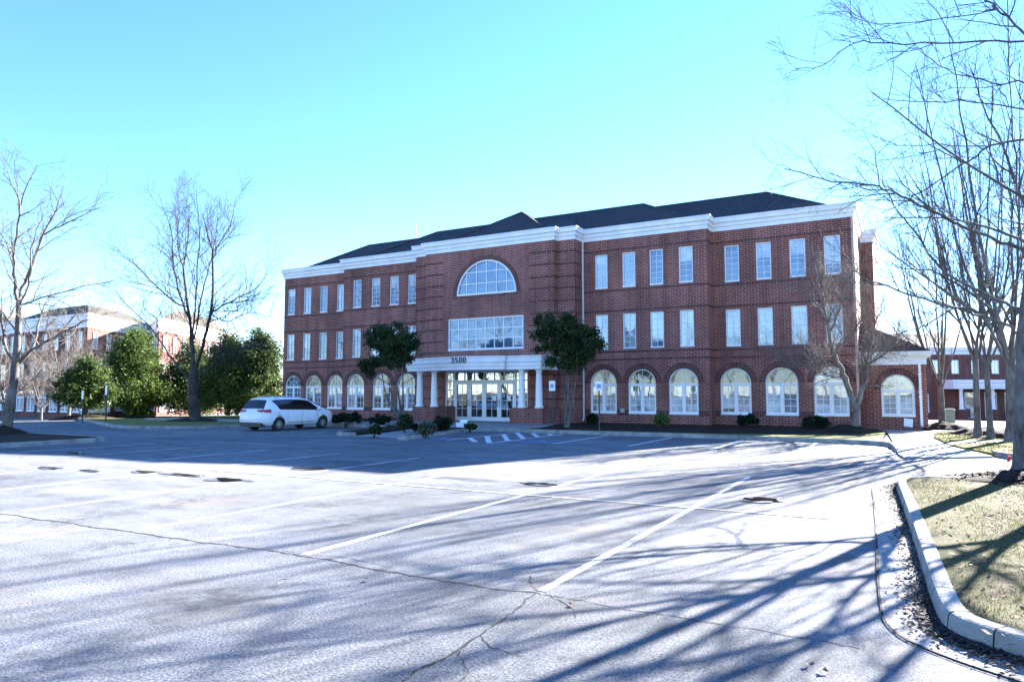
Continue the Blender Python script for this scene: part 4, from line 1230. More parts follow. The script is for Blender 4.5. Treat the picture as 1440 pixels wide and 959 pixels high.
LM = [(px([(1204, 573), (1196.5, 555), (1185.7, 525), (1175, 504), (1168, 482), (1164, 455), (1150.5, 430.5), (1129, 413), (1107, 406)], Y, -1.2), .13, .012), (px([(1172, 501), (1148, 503.6), (1115, 510), (1088, 499.6)], Y - .3, -.8), .05, .008),
      (px([(1205, 573), (1213, 547), (1218, 536), (1218, 512), (1230, 460), (1240, 438)], Y, .5), .11, .012), (px([(1174, 503), (1188, 479), (1202, 463), (1215, 440), (1222, 415)], Y - .3, .8), .07, .01),
      (px([(1166, 470), (1178, 440), (1186, 405), (1200, 380)], Y - .6, -.6), .05, .01), (px([(1164, 455), (1158, 420), (1150, 395), (1148, 370)], Y - .7, .6), .045, .008), (px([(1186, 527), (1172, 530), (1150, 520), (1125, 488)], Y, -1.8), .05, .008),
      (px([(1218, 512), (1232, 505), (1252, 490), (1262, 470)], Y, -1.0), .05, .008), (px([(1218, 530), (1226, 500), (1240, 490), (1260, 500)], Y, 1.0), .04, .008)]
tree_from_limbs('bare_tree', 'small forked bare tree in front of the right end of the brick facade', b, tk, LM, 'bark_pale', PR_(n=[14, 9, 6], len=[1.4, .75, .4], ref=[2.6, 1.4, .8], r=[.022, .011, .006], trop=.05, up=[.45, .25, .15]), 13)

# the big tree on the near island at the right edge
b = gat(1439, 667, 0.16); Y = b.y
tk = flare(b, at(1441, 560, Y), 0.17) + [(at(1441, 560, Y), .158), (at(1443, 470, Y), .145), (at(1445, 425, Y), .115), (at(1447, 380, Y), .08), (at(1449, 250, Y), .062), (at(1450, 120, Y), .048), (at(1456, -40, Y), .032), (at(1450, -190, Y), .012)]
LM = [(px([(1447, 375), (1440, 355), (1396, 336), (1357.5, 319), (1319, 302), (1281, 281), (1242, 266), (1209, 259), (1156, 252), (1103, 237.5)], Y, -1.6), .060, .006),
      (px([(1449, 205), (1440, 197), (1391, 206), (1367, 223), (1319, 254), (1276, 283), (1240, 300)], Y, 1.5), .045, .005), (px([(1391, 206), (1319, 202), (1262, 204), (1225, 190)], Y + .5, .5), .022, .004),
      (px([(1450, 70), (1440, 60), (1348, 61), (1252, 62), (1204, 62), (1156, 91), (1118, 97)], Y, -.8), .038, .004), (px([(1450, 130), (1440, 118), (1396, 115), (1343, 103), (1300, 77), (1285, 60)], Y, 1.0), .033, .004),
      (px([(1449, 160), (1440, 154), (1367, 144), (1300, 144), (1242, 139)], Y, -1.2), .030, .004), (px([(1450, 60), (1440, 46), (1415, 24), (1386, 0), (1350, -40), (1310, -90)], Y, .6), .045, .006),
      (px([(1395, 8), (1391, 17), (1329, 26), (1252, 34), (1204, 29), (1187, 5)], Y + .3, .6), .025, .004), (px([(1445, 440), (1400, 420), (1329, 384), (1290, 331), (1266, 302), (1240, 255)], Y, 1.8), .06, .006),
      (px([(1444, 470), (1410, 455), (1372, 441), (1300, 422), (1233, 398), (1200, 380)], Y, -2.0), .055, .006), (px([(1444, 455), (1470, 420), (1500, 360), (1530, 280)], Y, -1.0), .09, .01), (px([(1447, 380), (1480, 300), (1500, 200), (1540, 80)], Y, 1.5), .08, .01),
      (px([(1446, 400), (1435, 330), (1428, 220), (1418, 100), (1415, -60)], Y, 3.0), .035, .006), (px([(1449, 270), (1500, 220), (1580, 190)], Y, .5), .06, .008),
      (px([(1445, 440), (1480, 400), (1560, 370), (1640, 330)], Y, 1.5), .07, .008), (px([(1450, 90), (1480, 20), (1500, -80)], Y, -1.5), .06, .008)]
LM = [(q, a_ * .62, b_ * 1.7) for q, a_, b_ in LM]
tree_from_limbs('bare_tree', 'tall bare tree with grey trunk on the near grass island at the right edge', b, tk, LM, 'bark_grey', PR_(n=[11, 7, 5], len=[1.5, .75, .36], ref=[3.6, 1.6, .8], r=[.021, .0115, .0075], trop=.035, up=[.2, .12, .05], t0=[.25, .15, .1]), 14)

def far_at(px_, py_, z):
    b = EYEP + (FW + RT * ((px_ - CXP) / FPX) - UP * ((py_ - CYP) / FPX)) * z; b.z = gh(b.x, b.y); return b
def random_tree(name, label, base, h, r0, spread, bark, P, seed, fork=0.26, leaders=5, group='bare trees', stems=1):
    r = random.Random(seed); base = Vector(base)
    fkp = base + Vector((r.gauss(0, .03) * h * .2, r.gauss(0, .03) * h * .2, h * fork))
    tk = flare(base, fkp, r0) + [(base.lerp(fkp, .6), r0 * .92), (fkp, r0 * .85)]
    LM = []
    for i in range(leaders):
        a = 2 * PI * i / leaders + r.uniform(-.5, .5); s = spread * r.uniform(.45, 1.0) * (0.25 if i == 0 else 1)
        top = h * r.uniform(.78, 1.0)
        st = base.lerp(fkp, r.uniform(.82, 1.0)); e = base + Vector((math.cos(a) * s, math.sin(a) * s, top))
        m1 = st.lerp(e, .33) + Vector((math.cos(a) * s * .16, math.sin(a) * s * .16, 0)); m2 = st.lerp(e, .66) + Vector((math.cos(a) * s * .10, math.sin(a) * s * .10, 0))
        LM.append(([st, m1, m2, e], r0 * r.uniform(.28, .45), .010))
        if r.random() < .8:
            q = st.lerp(m1, .5); a2 = a + r.uniform(-1, 1); s2 = spread * r.uniform(.6, 1.1)
            LM.append(([q, q + Vector((math.cos(a2) * s2 * .5, math.sin(a2) * s2 * .5, h * .10)), q + Vector((math.cos(a2) * s2, math.sin(a2) * s2, h * r.uniform(.12, .3)))], r0 * .28, .010))
    return tree_from_limbs(name, label, base, tk, LM, bark, P, seed + 500, group)

PU = PR_(n=[7, 5, 4], len=[1.9, .95, .5], ref=[4.5, 1.9, .9], r=[.016, .008, .005], ang=(22, 50), trop=.09, up=[.6, .4, .2])
# the row of upright trees along the walk on the right
R1 = random_tree('bare_tree', 'upright bare tree in dark mulch, right of the wing and left of its pair', gat(1375, 609, .25), 12.5, .105, 2.4, 'bark_grey', PU, 31, .22, 6)
R2 = random_tree('bare_tree', 'multi-stemmed bare tree with low fork, nearest the big tree at the right edge', gat(1424, 613, .25), 14.5, .18, 3.2, 'bark_grey', PU, 32, .17, 7)
dup(R1, gat(1393, 611, .25), 2.1, .93, 'thin bare tree between the low-forked tree and the upright tree by the walk')
dup(R2, gat(1325, 601, .12), 1.0, .8, 'bare tree just behind the corner of the single storey wing')
# trees on the near island outside the frame, whose shadows cross the lot
M1 = random_tree('bare_tree', 'spreading bare tree on the near island just outside the frame', (3.4, 16.4, .15), 12.0, .13, 4.0, 'bark_grey', PR_(n=[7, 4, 3], len=[1.7, .8, .4], r=[.020, .009, .005]), 41, .27, 5)
# pale many-stemmed tree by the far brick building, and its small neighbour
PF = PR_(n=[12, 8, 5], len=[1.5, .8, .45], ref=[3.0, 1.5, .8], r=[.028, .014, .008], ang=(18, 45), trop=.02, up=[.2, .1, .05])
V1 = random_tree('bare_tree', 'pale many-stemmed bare tree fanning out beside the left evergreens', far_at(96, 588, 62), 10.5, .16, 5.2, 'bark_pale', PF, 51, .16, 9)
dup(V1, far_at(5, 590, 45), 1.9, .62, 'small pale bare tree at the left edge behind the island tree')
dup(V1, far_at(58, 586, 64), 4.0, .7, 'low pale bare tree before the arched windows of the far left building')
# trees across the lot, seen only in the glass of the facade
for i, (x, y, k) in enumerate([(-62, -24, 1.0), (-50, -30, 1.15), (-38, -27, .95), (-27, -33, 1.1), (-75, -14, 1.1), (-15, -28, 1.0), (-5, -34, 1.2), (-88, -4, 1.0), (8, -26, 1.0), (-56, -40, 1.3), (-44, -42, 1.25), (-33, -44, 1.3), (-21, -42, 1.2), (-69, -34, 1.3), (-80, -24, 1.2), (-10, -45, 1.3), (-95, -15, 1.2), (-64, -46, 1.3), (-52, -22, .9), (-20, -24, .9), (-33, -22, .85)]):
    dup(M1, (x, y, gh(x, y)), i * 1.3, k * 1.1, 'bare tree across the lot, mirrored in the office windows')['group'] = 'trees across the lot'

# ------------------------------------------------------------------ foliage
def leaves(name, lobes, n, size, seed, mat, parent, clumps=60, cl=0.45, loc=None, flat=0.0, up=0.2):
    """n small leaf blades gathered in clumps spread over and inside the lobes [(centre, radii)]"""
    g = np.random.default_rng(seed)
    vol = np.array([l[1][0] * l[1][1] * l[1][2] for l in lobes]) ** .66; vol /= vol.sum()
    C = []
    for l, w in zip(lobes, vol):
        k = max(3, int(clumps * w)); d = g.normal(size=(k, 3)); d /= np.linalg.norm(d, axis=1)[:, None]
        rad = g.uniform(.35, 1.05, size=(k, 1)) ** .6
        C.append(np.array(l[0]) + d * rad * np.array(l[1]))
    C = np.concatenate(C); cs = g.uniform(.6, 1.4, size=len(C)) * cl
    idx = g.integers(0, len(C), n)
    p = C[idx] + g.normal(size=(n, 3)) * cs[idx][:, None] * np.array([.5, .5, .42])
    off = WL[parent.name] if parent is not None and loc is None else Vector(loc or (0, 0, 0))
    p -= np.array(off)
    a = g.normal(size=(n, 3)); a[:, 2] = a[:, 2] * .6 + up; a /= np.linalg.norm(a, axis=1)[:, None]
    b = np.cross(a, g.normal(size=(n, 3))); b /= np.linalg.norm(b, axis=1)[:, None]
    nn = np.cross(a, b); sz = size * g.uniform(.6, 1.35, size=(n, 1))
    v = np.empty((n, 4, 3)); v[:, 0] = p - a * sz; v[:, 1] = p + b * sz * .42 + nn * sz * .12; v[:, 2] = p + a * sz; v[:, 3] = p - b * sz * .42 + nn * sz * .12
    me = bpy.data.meshes.new(name); me.vertices.add(4 * n); me.vertices.foreach_set('co', v.reshape(-1))
    me.loops.add(4 * n); me.loops.foreach_set('vertex_index', np.arange(4 * n, dtype=np.int32))
    me.polygons.add(n); me.polygons.foreach_set('loop_start', np.arange(0, 4 * n, 4, dtype=np.int32)); me.polygons.foreach_set('loop_total', np.full(n, 4, dtype=np.int32))
    me.materials.append(MATS[mat]); me.update(); me.validate()
    o = bpy.data.objects.new(name, me); link(o, parent); WL[o.name] = off
    return o
def stems(parent, base, tips, r0, bark, seed, name='trunk', bend=.15):
    r = random.Random(seed); mb = MB(); base = Vector(base)
    for t in tips:
        t = Vector(t); m = base.lerp(t, .5) + Vector((r.gauss(0, bend), r.gauss(0, bend), 0))
        mb.tube(spline([base + Vector((r.gauss(0, .04), r.gauss(0, .04), -.15)), base.lerp(m, .5), m, t], 3), [r0 + (.012 - r0) * i / 9 for i in range(10)], 7, cap=False)
    return obj(name, mb, bark, parent, True)
def evergreen(label, base, h, w, n, seed, mat, clumps, size, skirt=.12, group='evergreen trees'):
    base = Vector(base); r = random.Random(seed)
    T = thing('evergreen_tree', label, 'tree', base, group)
    lob = []
    for k in range(16):
        t = (k + .5) / 16; z = h * (skirt + (1 - skirt) * t * .93); rr = w / 2 * (1.02 - .25 * t - .62 * t ** 3) * (.62 if t < .08 else 1)
        a = k * 2.4; lob.append(((base.x + math.cos(a) * rr * .42 + r.gauss(0, .1), base.y + math.sin(a) * rr * .42, base.z + z), (rr * .68, rr * .68, h * .085)))
    stems(T, base, [(base.x + r.gauss(0, w * .1), base.y + r.gauss(0, w * .1), base.z + h * .85) for _ in range(3)], .11, 'bark_dark', seed)
    leaves('crown', lob, n, size, seed, mat, T, clumps, w * .11)
    return T
def evg(label, pxl, pyb, pyt, pw, z, *a, **k):
    r_ = FW + RT * ((pxl - CXP) / FPX) - UP * ((pyb - CYP) / FPX); b = EYEP + r_ * z; b.z = gh(b.x, b.y) + .05
    s = FPX / ((b - EYEP).dot(FW)); h = (pyb - pyt) / s
    return evergreen(label, b, h, pw / s, *a, **k)
evg('broad conical evergreen with light green leaves, largest left of the dark tree', 185, 592, 461, 100, 57, 42000, 71, 'leaf_holly', 420, .11)
evg('darker evergreen with a bare lower trunk at the left end of the evergreen clump', 121, 592, 506, 80, 47, 26000, 72, 'leaf_holly2', 240, .10, skirt=.26)
evg('dark evergreen directly behind the tall dark bare trunk', 268, 589, 482, 106, 61, 36000, 73, 'leaf_magnolia', 300, .11)
evg('rounded evergreen between the dark bare tree and the minivan', 320, 590, 472, 100, 57, 33000, 74, 'leaf_magnolia', 300, .12)
evg('evergreen beside the left corner of the office building', 362, 590, 464, 84, 57, 31000, 75, 'leaf_magnolia', 280, .12)

def vase_tree(label, base, tips, lobes, n, seed, clumps, cl):
    T = thing('evergreen_tree', label, 'tree', base, 'evergreen trees by the entrance')
    stems(T, base, tips, .11, 'bark_mottled', seed, bend=.12)
    leaves('crown', lobes, n, .085, seed, 'leaf_dark', T, clumps, cl)
    return T
b = gat(566, 597, .14); Y = b.y
L = lambda x, y, rr, dy=0.0: (tuple(at(x, y, Y + dy)), (rr * 1.1, rr, rr * .7))
vase_tree('dark leafy tree leaning left in front of the left wing beside the entrance', b, [at(545, 528, Y), at(556, 520, Y + .5), at(535, 515, Y - .4), at(566, 505, Y)],
          [L(528, 470, .6), L(552, 464, .6), L(570, 475, .5), L(545, 490, .75), L(525, 512, .65), L(568, 492, .6, .4), L(575, 482, .45), L(540, 478, .8, -.5), L(552, 505, .7), L(517, 522, .4), L(560, 500, .7, .6)], 11000, 81, 110, .27)
b = gat(798, 600, .14); Y = b.y
vase_tree('dark rounded multi-stemmed evergreen tree right of the entrance canopy', b, [at(786, 510, Y), at(800, 505, Y + .5), at(812, 512, Y - .3), at(795, 480, Y)],
          [L(765, 449, .42), L(793, 455, .62), L(818, 466, .55), L(775, 478, .6), L(800, 488, .75), L(830, 487, .45), L(788, 508, .5), L(815, 505, .5), L(762, 490, .35), L(784, 464, .6, -.5), L(805, 475, .8, .6), L(837, 482, .3), L(757, 468, .3), L(806, 515, .3), L(825, 500, .4)], 13500, 82, 130, .25)

def shrub(label, pxl, pyb, wpx, hpx, mat, seed, n=1800, z=.13, group='shrubs in the planting beds', size=.06):
    b = gat(pxl, pyb, z); s = FPX / ((b - EYEP).dot(FW)); w, h = wpx * .9 / s, hpx * .9 / s
    T = thing('shrub', label, 'shrub', b, group)
    stems(T, b, [(b.x + (i - 1.5) * w * .18, b.y, b.z + h * .7) for i in range(4)], .02, 'bark_dark', seed, 'stem', .04)
    leaves('foliage', [((b.x, b.y, b.z + h * .52), (w * .42, w * .42, h * .42)), ((b.x - w * .22, b.y, b.z + h * .42), (w * .25, w * .3, h * .3)), ((b.x + w * .22, b.y + .1, b.z + h * .45), (w * .25, w * .3, h * .33))], n, size, seed, mat, T, 46, min(w, h) * .16)
    return T
shrub('small dark shrub at the tip of the bed left of the ramp', 527, 611, 20, 16, 'leaf_dark', 90, 1600)
shrub('round dark green shrub at the foot of the left brick pier', 569, 606, 24, 27, 'leaf_dark', 91, 2600)
shrub('pale grey-green shrub beside the entrance ramp', 600, 611, 28, 20, 'leaf_sage', 92, 1700)
shrub('tall dark bush right of the pale shrub in the entrance bed', 621, 607, 25, 28, 'leaf_yew', 93, 2600)
shrub('low dark mound at the back of the entrance bed by the doors', 661, 604, 20, 10, 'leaf_dark', 94, 1400)
shrub('tiny dark shrub between the round shrub and pale shrub', 584, 606, 13, 11, 'leaf_burgundy', 95, 700)
shrub('dark low shrub under the arched window behind the second access sign', 833, 597, 18, 17, 'leaf_yew', 96, 1700)
shrub('round reddish black shrub under the middle arched window', 896, 594, 19, 17, 'leaf_burgundy', 97, 1800)
shrub('loose light green shrub right of the round blackish one', 930, 600, 22, 22, 'leaf_light', 98, 1500)
shrub('flat dark shrub under the third arched window from the downpipe', 958, 590, 26, 10, 'leaf_yew', 99, 1600)
shrub('wide dark shrub between the fourth and fifth arched windows', 1050, 600, 34, 20, 'leaf_yew', 100, 2600)
shrub('wide flat dark shrub left of the small forked tree', 1147, 602, 42, 20, 'leaf_yew', 101, 3000)
shrub('long dark hedge shrub beside the nose of the minivan', 486, 597, 50, 22, 'leaf_yew', 102, 4200)
shrub('dark hedge shrub left of the leaning evergreen', 533, 597, 38, 16, 'leaf_yew', 103, 3000)

# ------------------------------------------------------------------ mulch mounds
def mound(cx, cy, rx, ry, h, seed, zb=.12, chips=0):
    mb = MB(); n = 28; rings = 9; r = random.Random(seed)
    for j in range(rings + 1):
        t = j / rings
        for k in range(n):
            a = 2 * PI * k / n; m = 1 + .14 * math.sin(3 * a + seed) + .08 * math.sin(7 * a + 2 * seed)
            x, y = cx + rx * m * t * math.cos(a), cy + ry * m * t * math.sin(a)
            z = zb + h * (1 - t * t) ** 1.2 + (noise.noise(Vector((x * 4, y * 4, seed))) * .05 * h / .25 if 0 < t < 1 else 0) - (.03 if t == 1 else 0)
            mb.v.append((x, y, z))
    for j in range(rings):
        for k in range(n):
            q = (k + 1) % n; mb.f.append((j * n + k, j * n + q, (j + 1) * n + q, (j + 1) * n + k)); mb.uv.append(None)
    o = struct('mulch_bed', mb, 'mulch', True)
    if chips:
        mb = MB()
        for _ in range(chips):
            t = math.sqrt(r.random()) * 1.12; a = r.uniform(0, 2 * PI); x, y = cx + rx * t * math.cos(a), cy + ry * t * math.sin(a)
            z = zb + h * max(0, 1 - t * t) ** 1.2 + .012; L = r.uniform(.015, .05); d = r.uniform(0, PI); e = Vector((math.cos(d), math.sin(d), r.uniform(-.5, .5))) * L; f = Vector((-math.sin(d), math.cos(d), r.uniform(-.4, .4))) * L * .35
            p = Vector((x, y, z)); mb.face([p - e - f, p + e - f, p + e + f, p - e + f])
        struct('mulch', mb, 'mulch_chip', False, 'stuff')
b = gat(1439, 667, .15); mound(b.x + .35, b.y - .95, 1.55, .95, .2, 3, .125, 3600)
b = gat(1202, 606, .12); mound(b.x - .25, b.y - .2, 1.05, 1.1, .28, 4)
for x, y in ((1375, 611), (1395, 613), (1424, 616), (1322, 602)):
    b = gat(x, y, .1); mound(b.x + .1, b.y, 1.1, 1.1, .30, x, .08)
b = gat(9, 609, .13); mound(b.x, b.y - .3, 1.35, .9, .32, 6, .12)
b = far_at(121, 592, 47); mound(b.x, b.y, 2.2, 1.8, .3, 7, gh(b.x, b.y) + .05)
b = gat(275, 592, .1); mound(b.x, b.y, 1.6, 1.6, .2, 8, .1)

# ------------------------------------------------------------------ vehicles (built at the origin, nose towards +Y, then placed)
def curve(tab, x):
    if x <= tab[0][0]: return tab[0][1]
    for (a, va), (b, vb) in zip(tab, tab[1:]):
        if x <= b:
            t = (x - a) / (b - a); return va + (vb - va) * t
    return tab[-1][1]
def smoothcurve(tab, x, w=.10):
    return sum(curve(tab, x + w * k) * q for k, q in ((-1, .25), (-.5, .25), (0, 0), (.5, .25), (1, .25)))
def make_car(name, label, cat, top, plan, belt, L, HW, axles, wr, glass_side, glass_rear, paint, group=None):
    T = thing(name, label, cat, (0, 0, 0), group); WL[T.name] = Vector((0, 0, 0))
    TOP = lambda y: smoothcurve(top, y, .06 if y < .7 else .16); PW = lambda y: smoothcurve(plan, y, .08) * HW; BL = lambda y: min(curve(belt, y), TOP(y) - .05)
    def sec(y):
        t, w, b = TOP(y), PW(y), BL(y); g = min(1.0, max(0.0, (t - b) / .62)); lo = .27 + .10 * ss(.5, 0, y) + .05 * ss(L - .5, L, y)
        c = w * (.93 - .22 * g); e = w * (.985 - .10 * g)
        return [(0, lo), (w * .82, lo), (w * .965, lo + .07), (w, .56), (w * 1.0, .72), (w * .985, b - .03), (w * .97, b), (e, b + (t - b) * .45), (c, b + (t - b) * .86), (c * .90, b + (t - b) * .965), (c * .55, t - .004), (0, t)]
    ys = sorted(set([0, .03, .07, .12, .18, .25, .32, .4, .5, .62, .75] + [.75 + (L - 1.25) * k / 26 for k in range(27)] + [L - .5 + .5 * k / 9 for k in range(10)]))
    mb = MB(); N = 12
    for y in ys:
        S_ = sec(y); full = [(x, z) for x, z in S_] + [(-x, z) for x, z in S_[-2:0:-1]]
        mb.v.extend((x, y, z) for x, z in full)
    M = 2 * N - 2
    for i in range(len(ys) - 1):
        for k in range(M):
            j = (k + 1) % M; mb.f.append((i * M + k, i * M + j, (i + 1) * M + j, (i + 1) * M + k)); mb.uv.append(None)
    mb.f.append(tuple(range(M))[::-1]); mb.uv.append(None); mb.f.append(tuple((len(ys) - 1) * M + k for k in range(M))); mb.uv.append(None)
    body = obj('body', mb, paint, T, True)
    bm = bmesh.new(); bm.from_mesh(body.data); bmesh.ops.recalc_face_normals(bm, faces=bm.faces); bm.to_mesh(body.data); bm.free()
    # wheel openings cut through the body
    cut = MB()
    for ya in axles:
        for sx in (-1, 1):
            n = 28; ring = [(ya + (wr + .055) * math.cos(2 * PI * k / n), wr + (wr + .055) * math.sin(2 * PI * k / n)) for k in range(n)]
            x0, x1 = sx * HW * .62, sx * HW * 1.2
            i0 = len(cut.v); cut.v.extend((x0, y, z) for y, z in ring); cut.v.extend((x1, y, z) for y, z in ring)
            for k in range(n):
                j = (k + 1) % n; cut.f.append((i0 + k, i0 + j, i0 + n + j, i0 + n + k)); cut.uv.append(None)
            cut.f.append(tuple(i0 + k for k in range(n))); cut.uv.append(None); cut.f.append(tuple(i0 + n + k for k in reversed(range(n)))); cut.uv.append(None)
    co_ = obj('cutter', cut, 'car_black'); bm = bmesh.new(); bm.from_mesh(co_.data); bmesh.ops.recalc_face_normals(bm, faces=bm.faces); bm.to_mesh(co_.data); bm.free()
    md = body.modifiers.new('wheel_arch', 'BOOLEAN'); md.object = co_; md.operation = 'DIFFERENCE'; md.solver = 'EXACT'
    bpy.context.view_layer.update()
    nm = bpy.data.meshes.new_from_object(body.evaluated_get(bpy.context.evaluated_depsgraph_get())); body.modifiers.clear(); body.data = nm
    bpy.data.objects.remove(co_)
    nm.materials.clear(); nm.materials.append(MATS[paint]); nm.materials.append(MATS['car_black'])
    for p in nm.polygons:                                   # inside of the wheel wells
        c = p.center
        inwell = any(math.hypot(c.y - ya, c.z - wr) < wr + .062 and abs(c.x) < HW * 1.0 for ya in axles) and abs(p.normal.x) < .3 or (abs(abs(c.x) - HW * .62) < .01 and abs(p.normal.x) > .9)
        p.material_index = 1 if inwell else 0; p.use_smooth = not inwell
    def side(y, z, sx, out):
        S_ = sec(y)
        for (xa, za), (xb, zb) in zip(S_[1:], S_[2:]):
            if za <= z <= zb and zb > za:
                return ((xa + (xb - xa) * (z - za) / (zb - za) + out) * sx, y, z)
        return ((S_[6][0] + out) * sx, y, z)
    def side_s(y, s_, sx, out):
        b, t = BL(y), TOP(y); return side(y, b + (t - b) * s_, sx, out)
    def patch(fn, nu, nv, pname, mat, par):
        m = MB()
        for j in range(nv + 1):
            for i in range(nu + 1): m.v.append(fn(i / nu, j / nv))
        for j in range(nv):
            for i in range(nu):
                a = j * (nu + 1) + i; m.f.append((a, a + 1, a + nu + 2, a + nu + 1)); m.uv.append(None)
        return obj(pname, m, mat, par, True)
    for sx in (-1, 1):
        for (a0, a1, b0, b1) in glass_side:
            patch(lambda u, v: side_s((a0 + (a1 - a0) * v) * (1 - u) + (b0 + (b1 - b0) * v) * u, .05 + .77 * v, sx, .008), 16, 6, 'side_window', 'car_glass', T)
    rb, rt = glass_rear
    def rear(u, v):
        y = rb + (rt - rb) * v; x = (u * 2 - 1) * (sec(y)[8][0] * .94 + .02 * (1 - v)); k = min(1, abs(u * 2 - 1)); return (x, y - .018 - .004 * (1 - k), TOP(y) - .025 * k * k + .012)
    patch(rear, 8, 8, 'rear_window', 'car_glass', T)
    y0w = [y for y, z in top if z > 1.3][-1]; yb = [y for y, z in top if z > BL(y) + .12][-1]
    def wind(u, v):
        y = (L * .80) + (L * .645 - L * .80) * v; x = (u * 2 - 1) * sec(y)[8][0] * .95; return (x, y + .012, TOP(y) + .008 - .02 * (u * 2 - 1) ** 2)
    patch(wind, 8, 6, 'windscreen', 'car_glass', T)
    for sx in (-1, 1):
        patch(lambda u, v: side(.06 + .40 * u, BL(.5) - .10 + .15 * v - .03 * u * (1 - v), sx, .012), 5, 3, 'tail_light', 'tail_red', T)
        m = MB(); w0 = PW(.0) * .97; zt = BL(.5) - .09
        pts = [(sx * w0, .035, zt), (sx * w0 * .56, .02, zt + .05), (sx * w0 * .56, .04, zt + .11), (sx * w0, .10, zt + .13)]
        m.prism([Vector(p) - Vector((0, .03, 0)) for p in pts], (0, .09, 0)); obj('tail_light', m, 'tail_red', T)
        m = MB(); yf = L * .70; q = side(yf, BL(yf) + .06, sx, 0)
        m.lathe([(0, -.09), (.07, -.085), (.10, -.03), (.10, .05), (.07, .09), (0, .10)], (q[0] + sx * .15, yf, q[2] + .06), 10)
        m.bar((q[0] - sx * .02, yf, q[2] - .01), (q[0] + sx * .13, yf, q[2] + .03), .05); obj('mirror', m, paint, T, True)
        patch(lambda u, v: side(L - .42 + .36 * u, .70 + .13 * v, sx, .01), 5, 2, 'headlight', 'lamp_clear', T)
        for yh in (L * .47, L * .505):
            q = side(yh, BL(yh) - .14, sx, .022); m = MB(); m.bar((q[0], yh - .09, q[2]), (q[0], yh + .09, q[2]), .035, .03); obj('door_handle', m, paint, T)
        m = MB()
        for yh in (L * .30, L * .488, L * .70):
            for za, zb in ((.36, .56), (.56, .72), (.72, BL(yh) - .05)):
                m.bar(side(yh, za, sx, .0015), side(yh, zb, sx, .0015), .012, .006)
        obj('door_seam', m, 'car_black', T)
        m = MB(); a = side(axles[0] + wr + .2, .44, sx, .006); b_ = side(axles[1] - wr - .25, .44, sx, .006); m.bar(a, b_, .03, .02); obj('side_trim', m, 'chrome', T)
        m = MB(); ya, yb2 = L * .17, L * .58; m.tube([(sx * sec(y)[9][0], y, sec(y)[9][1] + (.05 if 0 < k < 6 else .0)) for k, y in enumerate([ya + (yb2 - ya) * q / 6 for q in range(7)])], .016, 6); obj('roof_rail', m, 'alloy', T, True)
    m = MB(); m.box(-HW * .80, -.03, .30, HW * .80, .10, .46); m.box(-HW * .7, -.02, .24, HW * .7, .3, .30); obj('rear_bumper', m, 'car_black', T)
    m = MB(); m.box(-.55, L - .08, .30, .55, L + .015, .52); obj('grille', m, 'car_black', T)
    m = MB(); m.box(-.17, -.015, .72, .17, .035, .85); obj('number_plate', m, 'sign_white', T)
    for ya in axles:
        for sx in (-1, 1):
            m = MB(); x = sx * (HW - .13)
            prof = [(wr * .62, -.10), (wr * .92, -.115), (wr, -.085), (wr, .085), (wr * .92, .115), (wr * .62, .10)]
            n = 32; i0 = len(m.v)
            for r_, d in prof:
                for k in range(n): m.v.append((x + d * sx, ya + r_ * math.cos(2 * PI * k / n), wr + r_ * math.sin(2 * PI * k / n)))
            for i in range(len(prof) - 1):
                for k in range(n):
                    j = (k + 1) % n; m.f.append((i0 + i * n + k, i0 + i * n + j, i0 + (i + 1) * n + j, i0 + (i + 1) * n + k)); m.uv.append(None)
            w = obj('wheel', m, 'tyre_rubber', T, True)
            m = MB(); c = Vector((x + sx * .06, ya, wr))
            for k in range(10):
                a = 2 * PI * k / 10; m.bar(c, c + Vector((0, math.cos(a), math.sin(a))) * wr * .64, .045, .035)
            m.tube([c - Vector((sx * .02, 0, 0)), c + Vector((sx * .03, 0, 0))], .06, 12)
            ring = [(0, math.cos(2 * PI * k / 28) * wr * .64, math.sin(2 * PI * k / 28) * wr * .64) for k in range(29)]
            m.tube([c + Vector(q) for q in ring], .022, 5, cap=False); obj('rim', m, 'alloy', w)
            m = MB(); m.tube([c - Vector((sx * .10, 0, 0)), c - Vector((sx * .06, 0, 0))], wr * .63, 24); obj('brake_disc', m, 'car_black', w)
    return T
VAN_TOP = [(0, .92), (.05, 1.02), (.12, 1.12), (.22, 1.32), (.32, 1.50), (.42, 1.64), (.55, 1.71), (.9, 1.755), (1.7, 1.78), (2.6, 1.765), (3.0, 1.72), (3.3, 1.63), (3.7, 1.41), (4.1, 1.19), (4.25, 1.12), (4.6, 1.02), (4.9, .92), (5.05, .80), (5.12, .62)]
VAN_PLAN = [(0, .80), (.05, .87), (.15, .94), (.4, .985), (.8, 1.0), (4.0, 1.0), (4.4, .97), (4.75, .88), (5.0, .72), (5.12, .56)]
VAN_BELT = [(0, 1.06), (.6, 1.10), (1.4, 1.08), (4.0, 1.02), (4.3, 1.0)]
van = make_car('minivan', 'white minivan parked nose to the kerb by the office', 'minivan', VAN_TOP, VAN_PLAN, VAN_BELT, 5.12, .985, (.98, 4.03), .345, [(1.02, .62, 3.92, 3.22)], (.145, .43), 'car_white')
van.location = (-25.55, 21.78, 0); van.rotation_euler = (0, 0, math.radians(-1.0)); van.scale = (.90, .885, .86)
SED_TOP = [(0, .82), (.06, .93), (.3, 1.0), (.8, 1.03), (1.0, 1.10), (1.5, 1.36), (1.9, 1.43), (2.6, 1.43), (3.0, 1.34), (3.6, 1.03), (3.8, .97), (4.3, .87), (4.6, .74), (4.7, .58)]
SED_PLAN = [(0, .82), (.1, .92), (.4, .98), (.8, 1), (3.8, 1), (4.2, .95), (4.55, .8), (4.7, .6)]
